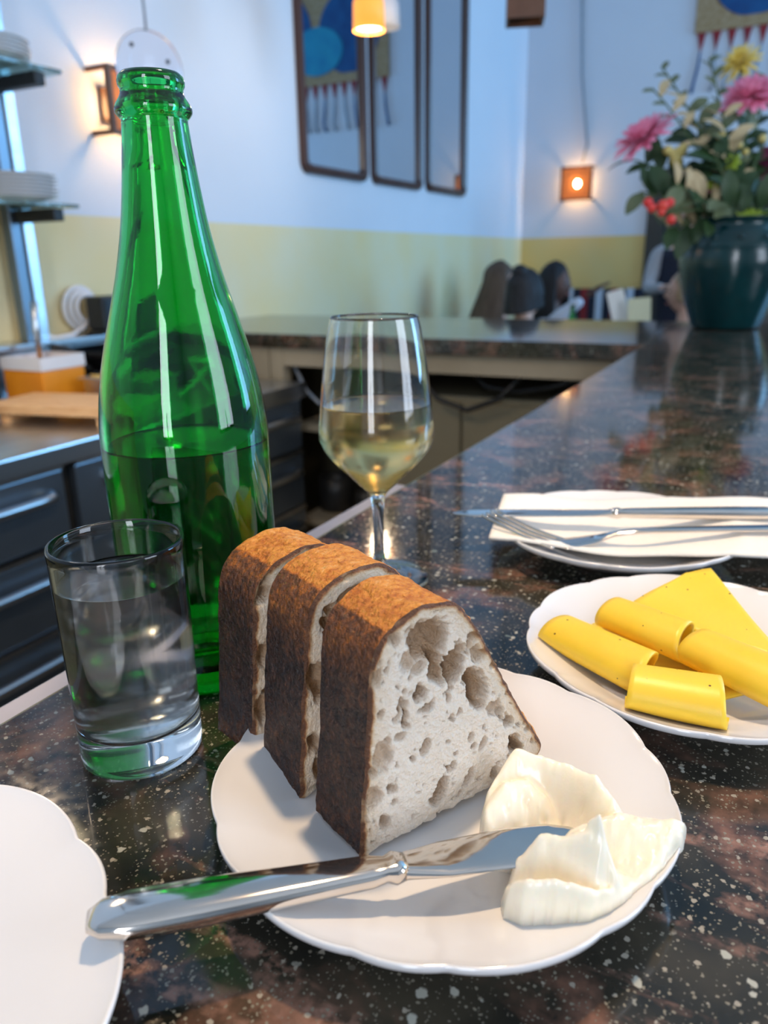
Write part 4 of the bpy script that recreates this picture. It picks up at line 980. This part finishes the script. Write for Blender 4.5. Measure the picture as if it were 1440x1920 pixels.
bloom('lime_flower', fl(1400, 425, -.13), .072, (-.1, -.7, .7), G['lime'], G['lime'], 'fuzzy lime green bloom just above the vase mouth', 6, 26, 1.2, .06)
bloom('lime_flower', fl(1372, 305, -.12), .030, (-.3, -.8, .4), G['lime'], G['lime'], 'small lime green bloom in the middle of the bouquet', 3, 8, .9, .22)
bloom('lime_flower', fl(1330, 350, -.12), .026, (-.3, -.8, .3), G['lime'], G['lime'], 'tiny lime green bloom beside the maroon flower', 2, 7, .8, .22)
def cluster(kind, pts, r, m, label, cat='flower', pn='bud'):
    c = Vector(fl(*pts[0])); g = tag(empty(kind, c), label, cat)
    for i, q in enumerate(pts):
        p = Vector(fl(*q)); MB().sphere(p-c, r*random.uniform(.75, 1.1), 12, 8).build(pn, m, g, True)
        MB().tube([p-c, (p-c)*.4+Vector((.01, 0, -.05))], .0016, 5).build('stalk', G['stem'], g, True)
    stem_to('stem', c+Vector((0, 0, -.02)), g)
cluster('yellow_button_flower', [(1262, 288, -.07), (1252, 282, -.07), (1275, 285, -.07), (1268, 300, -.07), (1280, 280, -.06), (1270, 308, -.07)], .017, G['bud'], 'cluster of small yellow button flowers beside the outer pink bloom')
cluster('red_berry_sprig', [(1243, 386, -.2), (1256, 380, -.2), (1222, 390, -.19), (1240, 398, -.2), (1258, 412, -.2), (1215, 380, -.18)], .016, G['berry'], 'sprig of glossy red berries low on the bouquet', 'berries', 'berry')
cluster('yellow_button_flower', [(1430, 260, -.1), (1386, 272, -.11), (1352, 255, -.1), (1398, 285, -.1)], .014, G['bud'], 'scattered pale button flowers under the large pink chrysanthemum')
# leaf mesh shared by all sprigs
def leaf_mesh(name, ln, wd, cup, m):
    P = []
    for i in range(9):
        u = i/8; w_ = wd*math.sin(PI*min(1, u*.96+.02))**.8
        for j in (-1, 0, 1): P.append((j*w_, u*ln, cup*ln*math.sin(PI*u)*.4+abs(j)*w_*.25))
    o = MB().grid(P, 9, 3); me = bpy.data.meshes.new(name); me.from_pydata(o.v, [], o.f); me.materials.append(m)
    for p in me.polygons: p.use_smooth = True
    return me
LM = {'dark': leaf_mesh('leaf_dark', .102, .027, .25, G['leaf_dark']), 'olive': leaf_mesh('leaf_olive', .09, .023, .2, G['leaf_olive']), 'dry': leaf_mesh('leaf_dry', .082, .016, .3, G['leaf_dry']), 'oval': leaf_mesh('leaf_oval', .052, .014, .15, G['leaf_olive'])}
def sprig(kind, tip, nleaf, lk, label, seed, cat='foliage', spread=1.0, start=.35):
    tip = Vector(tip); r_ = random.Random(seed); g = tag(empty(kind, mouth), label, cat)
    d = tip-mouth; ctrl = Vector((0, 0, .25*d.length*.5))
    pts = []
    for i in range(13):
        u = i/12; pts.append(d*u+ctrl*(4*u*(1-u))*.5)
    low = Vector((max(-.05, min(.05, d.x*.2)), max(-.05, min(.05, d.y*.2)), -.14))
    MB().tube([low*1.0]+[low*.4]+pts[1:], .0028, 6).build('stem', G['stem'], g, True)
    for k in range(nleaf):
        u = start+(1-start)*(k+.5)/nleaf; i = min(11, int(u*12)); p = pts[i].lerp(pts[i+1], u*12-i); t = (pts[i+1]-pts[i]).normalized()
        side = (-1)**k; q = Vector((r_.uniform(-1, 1), r_.uniform(-1, 1), r_.uniform(-.4, 1))); sd_ = t.cross(tow).normalized()*side
        dirv = (t*.55+sd_*.9*spread+q*.35).normalized()
        kk = lk if isinstance(lk, str) else lk[k % len(lk)]
        o = bpy.data.objects.new('leaf', LM[kk]); COL.objects.link(o); o.parent = g
        up = (tow*.6+Vector((0, 0, .7))+q*.4); x = dirv.cross(up).normalized(); z = x.cross(dirv)
        s = r_.uniform(.75, 1.15); o.matrix_local = Matrix.Translation(p) @ Matrix((x*s, dirv*s, z*s)).transposed().to_4x4()
for (a, n, lk, lab, sd_, st_) in [
    ((1240, 125, .02), 9, 'oval', 'thin sprig of small oval leaves arching highest towards the mirrors', 1, .45),
    ((1222, 165, -.03), 8, ['dry', 'oval'], 'sprig of pale dry oval leaves reaching beyond the outer pink bloom', 2, .45),
    ((1330, 110, .05), 9, 'oval', 'upright sprig of dark oval leaves behind the yellow bloom', 3, .4),
    ((1285, 195, -.02), 10, ['olive', 'dry'], 'sprig of olive leaves between the two pink chrysanthemums', 4, .3),
    ((1355, 215, -.10), 11, ['dry', 'dry', 'olive'], 'sprig of curled beige leaves in front of the large pink chrysanthemum', 5, .25),
    ((1190, 300, .0), 10, 'dark', 'dark leafy sprig under the outer pink chrysanthemum', 6, .25),
    ((1200, 360, -.04), 10, ['dark', 'olive'], 'drooping dark leafy sprig beside the red berries', 7, .2),
    ((1265, 345, -.14), 11, ['dry', 'olive'], 'sprig of beige and olive leaves beside the maroon flower', 8, .2),
    ((1250, 430, -.10), 9, ['dry', 'dark'], 'low sprig of beige leaves over the vase shoulder', 9, .2),
    ((1340, 290, -.12), 12, 'dark', 'dense dark leaf sprig in the heart of the bouquet', 10, .1),
    ((1400, 250, -.05), 12, 'dark', 'dense dark leaf sprig below the large pink chrysanthemum', 11, .1),
    ((1360, 380, -.16), 12, ['dark', 'olive'], 'low dark leaf sprig above the vase mouth', 12, .1),
    ((1430, 390, -.14), 12, 'dark', 'dark leaf sprig beside the fuzzy lime bloom', 13, .1),
    ((1310, 410, -.13), 11, ['dark', 'dark', 'dry'], 'dark leaf sprig leaning over the vase rim', 14, .1),
    ((1300, 250, .05), 12, 'dark', 'dark leaf sprig behind the yellow button flowers', 15, .2),
    ((1440, 160, .08), 10, ['dark', 'olive'], 'tall dark leaf sprig behind the large pink chrysanthemum', 16, .3)]:
    sprig('leafy_sprig', fl(*a), n, lk, lab, sd_, start=st_)

# ------------------------------------------------------------------ people beyond the service counter
def skin_obj(name, verts, edges, m, parent, sub=2):
    """verts: (x, y, z, radius)"""
    me = bpy.data.meshes.new(name); me.from_pydata([v[:3] for v in verts], edges, [])
    o = link(name, me, m, parent)
    me.skin_vertices.new(name='') if hasattr(me.skin_vertices, 'new') and not me.skin_vertices else None
    o.modifiers.new('skin', 'SKIN')
    if not me.skin_vertices:
        bpy.context.view_layer.objects.active = o
    sk = me.skin_vertices[0].data
    for i, v in enumerate(verts): sk[i].radius = (v[3], v[4] if len(v) > 4 else v[3])
    sk[0].use_root = True
    s_ = o.modifiers.new('sub', 'SUBSURF'); s_.levels = sub; s_.render_levels = sub
    return o
def chain(V, E, start, pts):
    p = start
    for q in pts: V.append(q); E.append((p, len(V)-1)); p = len(V)-1
    return p
def head_mesh():
    """a head facing -Y, centre at 0, about 0.23 tall, with brow, nose, lips, chin and ears"""
    nu, nv = 36, 28; P = []
    for j in range(nv):
        t = PI*(j+.0)/(nv-1)
        for i in range(nu):
            a = 2*PI*i/nu; x = math.sin(t)*math.sin(a); y = -math.sin(t)*math.cos(a); z = math.cos(t)
            X, Y, Z = x*.076, y*.096, z*.118
            if z < 0: X *= 1-.30*z*z; Y *= 1-.10*z*z
            fr = max(0, -y)**3
            Y -= fr*(.022*math.exp(-((z+.13)/.16)**2-(x/.16)**2)+.007*math.exp(-((z+.52)/.07)**2-(x/.25)**2)+.010*math.exp(-((z+.85)/.12)**2-(x/.35)**2)+.005*math.exp(-((z-.16)/.08)**2))
            Y += fr*(.008*math.exp(-((z-.02)/.09)**2-((abs(x)-.38)/.14)**2)+.004*math.exp(-((z+.40)/.05)**2))
            X += math.copysign(1, x)*.018*math.exp(-((y-.08)/.16)**2-((z+.02)/.2)**2) if abs(x) > .8 else 0
            P.append((X, Y, Z))
    return MB().grid(P, nv, nu, True)
M['eye'] = mat('dark_eye', (.01, .008, .008), .2, noise=(50, (.02, .015, .012), .3, .7))
M['lip'] = mat('lips', (.45, .15, .13), .45, noise=(30, (.4, .13, .11), .3, .7))
def person(head, face_deg, skin, shirt_m, trousers_m, label, hand=None, seated=True, tilt=0.0, seat_z=.46):
    """head: centre of the head; face_deg: heading of the face, 0 = towards -Y, positive turns towards +X"""
    hx, hy, hz = head; fz = 0 if seated else 0
    a = math.radians(face_deg); g = empty('person', (hx, hy, 0), a)      # local -Y is forward
    tag(g, label, 'person')
    nk = hz-.125; sh = hz-.235; hip = (seat_z+.10) if seated else hz-.75
    if hip > sh-.3: hip = sh-.42
    def arms(V, E, chest, k=1.0, upto=None):
        out = []
        for s in (-1, 1):
            if hand is not None and hand[3] == s:
                h = Vector(hand[:3])-Vector((hx, hy, 0)); h = Matrix.Rotation(-a, 3, 'Z') @ h
                el = (Vector((s*.2, 0, sh-.02))+h)*.5+Vector((s*.03, .02, -.04))
            else: h = Vector((s*.13, -.30, hip+.27)); el = Vector((s*.235, -.06, sh-.27))
            out.append((s, el, h))
            c = chain(V, E, chest, [(s*.10, .0, sh-.005, .055*k), (s*.175, 0, sh-.03, .056*k), (s*.20, -.01, sh-.10, .048*k)])
            c = chain(V, E, c, [(*el, .040*k)])
            hh = h.lerp(el, .18); c = chain(V, E, c, [(*hh, .027*k)])
        return out
    V = [(0, .02, hip, .13, .10)]; E = []
    c = chain(V, E, 0, [(0, .015, (hip+sh)/2, .125, .095), (0, .01, sh-.06, .135, .095)])
    ch = c
    c = chain(V, E, ch, [(0, .012, sh+.03, .06), (0, .005, nk+.01, .050), (0, 0, hz-.05, .052), (0, 0, hz+.02, .055)])
    ar = arms(V, E, ch)
    for s in (-1, 1):
        if seated: chain(V, E, 0, [(s*.09, -.02, hip-.03, .095), (s*.10, -.42, hip-.02, .065), (s*.10, -.44, .25, .052), (s*.10, -.43, .08, .038), (s*.10, -.54, .035, .034)])
        else: chain(V, E, 0, [(s*.09, 0, hip-.08, .095), (s*.10, -.01, hip*.52, .062), (s*.10, .01, .25, .052), (s*.10, .01, .08, .038), (s*.10, -.12, .036, .036)])
    skin_obj('body', V, E, skin, g)
    hd = head_mesh(); T = Matrix.Translation((0, -.01, hz)) @ Matrix.Rotation(tilt, 4, 'X')
    hd.v = [tuple(T @ Vector(v)) for v in hd.v]; hd.build('head', skin, g, True)
    for s in (-1, 1): MB().sphere(T @ Vector((s*.030, -.082, .004)), .010, 10, 8, (1.2, .7, .7)).build('eye', M['eye'], g, True)
    MB().sphere(T @ Vector((0, -.092, -.062)), .02, 12, 6, (1, .4, .32)).build('mouth', M['lip'], g, True)
    # hands: a palm with five fingers
    for (s, el, h) in ar:
        d = (h-el).normalized(); sd_ = d.cross(Vector((0, 0, 1))).normalized()
        V2 = [(*(h-d*.02), .024, .016)]; E2 = []
        pm = chain(V2, E2, 0, [(*(h+d*.035), .030, .014), (*(h+d*.065), .032, .012)])
        for k in range(4):
            o_ = sd_*(k-1.5)*.019; L_ = [.062, .072, .068, .052][k]
            chain(V2, E2, pm, [(*(h+d*.085+o_), .0085), (*(h+d*(.085+L_*.5)+o_-Vector((0, 0, .006))), .008), (*(h+d*(.085+L_)+o_-Vector((0, 0, .020))), .0065)])
        chain(V2, E2, 0, [(*(h+d*.02-sd_*s*.03), .011), (*(h+d*.06-sd_*s*.048-Vector((0, 0, .008))), .009)])
        skin_obj('hand', V2, E2, skin, g, 1)
    # clothing
    V = [(0, .02, hip-.03, .15, .12)]; E = []
    c = chain(V, E, 0, [(0, .015, (hip+sh)/2, .14, .11), (0, .01, sh-.06, .15, .11)])
    chain(V, E, c, [(0, .014, sh+.015, .082)])
    arms(V, E, c, 1.18)
    skin_obj('shirt', V, E, shirt_m, g)
    V = [(0, .02, hip, .15, .12)]; E = []
    for s in (-1, 1):
        if seated: chain(V, E, 0, [(s*.09, -.02, hip-.03, .105), (s*.10, -.42, hip-.02, .075), (s*.10, -.44, .25, .065), (s*.10, -.43, .10, .055)])
        else: chain(V, E, 0, [(s*.09, 0, hip-.08, .105), (s*.10, -.01, hip*.52, .075), (s*.10, .01, .25, .068), (s*.10, .01, .10, .06)])
    skin_obj('trousers', V, E, trousers_m, g)
    for s in (-1, 1):
        yy = -.49 if seated else -.05
        MB().sphere((s*.10, yy, .04), .05, 14, 8, (.85, 2.4, .8)).build('shoe', M['black'], g, True)
    return g
def hair(g, hz, m, length, back_w, bun=None, tilt=0.0, full=1.0, flare=.012):
    """cap of hair over the skull with a curtain falling behind the face"""
    nu, nv = 40, 22; P = []
    T = Matrix.Translation((0, -.01, hz)) @ Matrix.Rotation(tilt, 4, 'X')
    for j in range(nv):
        u = j/(nv-1)
        for i in range(nu):
            th = math.radians(-118+236*i/(nu-1))           # round the back, open at the face (-Y)
            back = (math.cos(th)+1)/2
            if u < .5:
                t = u/.5*PI*.5; r = math.sin(t); p = Vector((.089*full*r*math.sin(th), .108*full*r*math.cos(th)+.004, .130*full*math.cos(t)+.002))
                p.x += .003*math.sin(i*1.9+j)
                p = T @ p
            else:
                s = (u-.5)/.5; dn = s*length*(.45+.55*back)
                p = T @ Vector((.089*full*math.sin(th)*(1+back_w*s*.6), (.108*full*math.cos(th)+.004)*(1+back_w*.35*s)+flare*s*back, 0)) - Vector((0, 0, dn))
                p.x += .004*math.sin(i*2.3+s*6); p.y += .004*math.sin(i*1.7+s*5)
            P.append(tuple(p))
    o = MB().grid(P, nv, nu).build('hair', m, g, True); md = o.modifiers.new('s', 'SOLIDIFY'); md.thickness = .016; md.offset = -.2
    fringe = MB().sphere(T @ Vector((0, .020, .042)), .090, 24, 14, (.94, 1.09, 1.0))
    fringe.build('hair_crown', m, g, True)
    if bun: MB().sphere(T @ Vector(bun[:3]), bun[3], 18, 12, (1, 1, .9)).build('hair_bun', m, g, True)
M['hair_brown'] = mat('brown_hair', (.055, .034, .022), .6, noise=(60, (.10, .07, .05), .3, .7, (1, 1, .08)))
M['hair_black'] = mat('black_hair', (.006, .006, .008), .65, noise=(60, (.016, .016, .02), .3, .7, (1, 1, .08)))
M['hair_blond'] = mat('blond_hair', (.30, .20, .11), .5, noise=(60, (.38, .27, .16), .3, .7, (1, 1, .08)))
M['cl_black'] = mat('black_clothing', (.015, .015, .018), .8, noise=(30, (.02, .02, .024), .3, .7))
M['cl_pink'] = mat('pink_clothing', (.60, .42, .50), .8, noise=(30, (.55, .38, .46), .3, .7))
M['cl_white'] = mat('pale_blue_clothing', (.60, .66, .78), .8, noise=(30, (.55, .61, .72), .3, .7))
M['cl_navy'] = mat('navy_clothing', (.012, .014, .03), .8, noise=(30, (.016, .02, .04), .3, .7))
M['cl_shirt'] = mat('off_white_shirt', (.42, .43, .46), .8, noise=(30, (.38, .39, .42), .3, .7))
M['cl_grey'] = mat('grey_clothing', (.2, .2, .22), .8, noise=(30, (.17, .17, .19), .3, .7))
h1 = ony(938, 532, 4.75); g1 = person((h1.x, h1.y, h1.z), 100, M['skin'], M['cl_black'], M['cl_navy'], 'seated person with long brown hair in a black top near the corner')
hair(g1, h1.z, M['hair_brown'], .36, .5, flare=.12)
h2 = ony(984, 553, 4.1); g2 = person((h2.x, h2.y, h2.z), 150, M['skin'], M['cl_pink'], M['cl_grey'], 'seated person with black hair in a bun wearing pink')
hair(g2, h2.z, M['hair_black'], .10, .0, bun=(0, .05, .115, .045))
h3 = ony(1040, 533, 5.2); hd3 = ony(1104, 553, 4.95)
g3 = person((h3.x, h3.y, h3.z), 78, M['skin_dark'], M['cl_white'], M['cl_navy'], 'seated person with long black hair reaching an arm over the table', hand=(hd3.x, hd3.y, hd3.z, -1))
hair(g3, h3.z, M['hair_black'], .42, .35, full=1.08, flare=.05)
h4 = ony(1289, 548, 4.75); g4 = person((h4.x, h4.y, h4.z), -82, M['skin'], M['cl_white'], M['cl_grey'], 'seated person with blond hair in profile behind the vase')
hair(g4, h4.z, M['hair_blond'], .07, .0, bun=(0, .11, .02, .035))
w5 = ony(1290, 470, 5.7)
g5 = person((w5.x, w5.y, 1.56), 10, M['skin'], M['cl_shirt'], M['cl_navy'], 'standing waiter in a pale shirt and navy apron by the doorway', seated=False)
hair(g5, 1.56, M['hair_brown'], .03, .0)
ap = []
for i in range(14):
    for j in range(16):
        th = math.radians(-80+160*i/13); r = .185; z = .45+.86*j/15; ap.append((r*math.sin(th), -r*.85*math.cos(th)+.02, z))
ao = MB().grid(ap, 14, 16).build('apron', M['cl_navy'], g5, True); ao.modifiers.new('s', 'SOLIDIFY').thickness = .006
# dining table, chairs, bench with striped back
M['table_wood'] = mat('dark_table_wood', (.08, .045, .03), .4, noise=(8, (.12, .07, .045), .3, .7, (1, 8, 1)))
tcx, tcy = (h1.x+h4.x)/2+.05, 4.72
dt = tag(empty('dining_table', (tcx-.02, tcy, 0)), 'dark wooden dining table where the guests sit', 'table')
MB().box(-.36, .34, -.42, .42, .715, .75).build('table_top', M['table_wood'], dt, bevel=.006)
for sx in (-1, 1):
    for sy in (-1, 1): MB().box(sx*.30-.025, sx*.30+.025, sy*.36-.025, sy*.36+.025, 0, .714).build('leg', M['table_wood'], dt, bevel=.004)
def chair(x, y, deg, label):
    g = tag(empty('dining_chair', (x, y, 0), math.radians(deg)), label, 'chair', 'dining chairs of the guests')
    MB().box(-.21, .21, -.2, .21, .43, .455).build('seat', M['table_wood'], g, bevel=.008)
    for sx in (-1, 1):
        MB().box(sx*.18-.018, sx*.18+.018, -.19, -.155, 0, .429).build('leg', M['table_wood'], g)
        MB().box(sx*.18-.018, sx*.18+.018, .19, .225, 0, .80).build('leg', M['table_wood'], g)
    MB().box(-.16, .16, .195, .22, .62, .79).build('backrest', M['table_wood'], g, bevel=.005)
for hh, d, lb in ((h1, 100, 'person in the black top'), (h2, 150, 'person with the black bun'), (h3, 78, 'person with long black hair'), (h4, -82, 'blond person')):
    chair(hh.x, hh.y, d, 'dark wooden dining chair under the '+lb)
bn = tag(empty('wall_bench', (-1.35, EY-.28, 0)), 'low bench with a red, white and navy striped back along the end wall', 'bench')
MB().box(-.7, .30, -.24, .24, .38, .46).build('seat', M['table_wood'], bn, bevel=.01)
for x in (-.66, .22): MB().box(x, x+.05, -.2, .2, 0, .379).build('support', M['table_wood'], bn)
for k in range(16):
    x = -.68+k*.06
    MB().box(x, x+.057, .17, .235, .461, 1.03).build('stripe', [M['red'], M['cl_navy'], M['cl_white'], M['cl_navy']][k % 4], bn, bevel=.004)
# menus and small bottle held up on the table
mc = ony(1165, 572, 4.45); cream = mat('cream_card', (.72, .66, .42), .7, noise=(9, (.68, .62, .4), .3, .7))
m1 = tag(MB().box(-.045, .045, -.0015, .0015, 0, .36).build('menu_card', M['napkin'], None), 'tall white menu card standing tilted on the dining table', 'menu')
m1.location = (mc.x+.06, mc.y, .7505); m1.rotation_euler = (0, math.radians(-16), math.radians(15))
m2 = tag(MB().box(-.06, .06, -.0015, .0015, 0, .31).build('menu_card', cream, None), 'cream menu card leaning beside the tall white one', 'menu')
m2.location = (mc.x+.12, mc.y-.04, .7505); m2.rotation_euler = (0, math.radians(-4), math.radians(22))
b3 = tag(empty('small_green_bottle', (tcx-.12, tcy-.05, .7505)), 'small green bottle on the dining table', 'bottle')
MB().lathe([(0, .003), (.03, 0), (.032, .004), (.032, .13), (.028, .16), (.013, .21), (.012, .245), (.014, .247), (.014, .258), (.009, .258), (.009, .21), (.027, .15), (.028, .008), (0, .008)], 28).build('glass', M['green_glass'], b3, True)
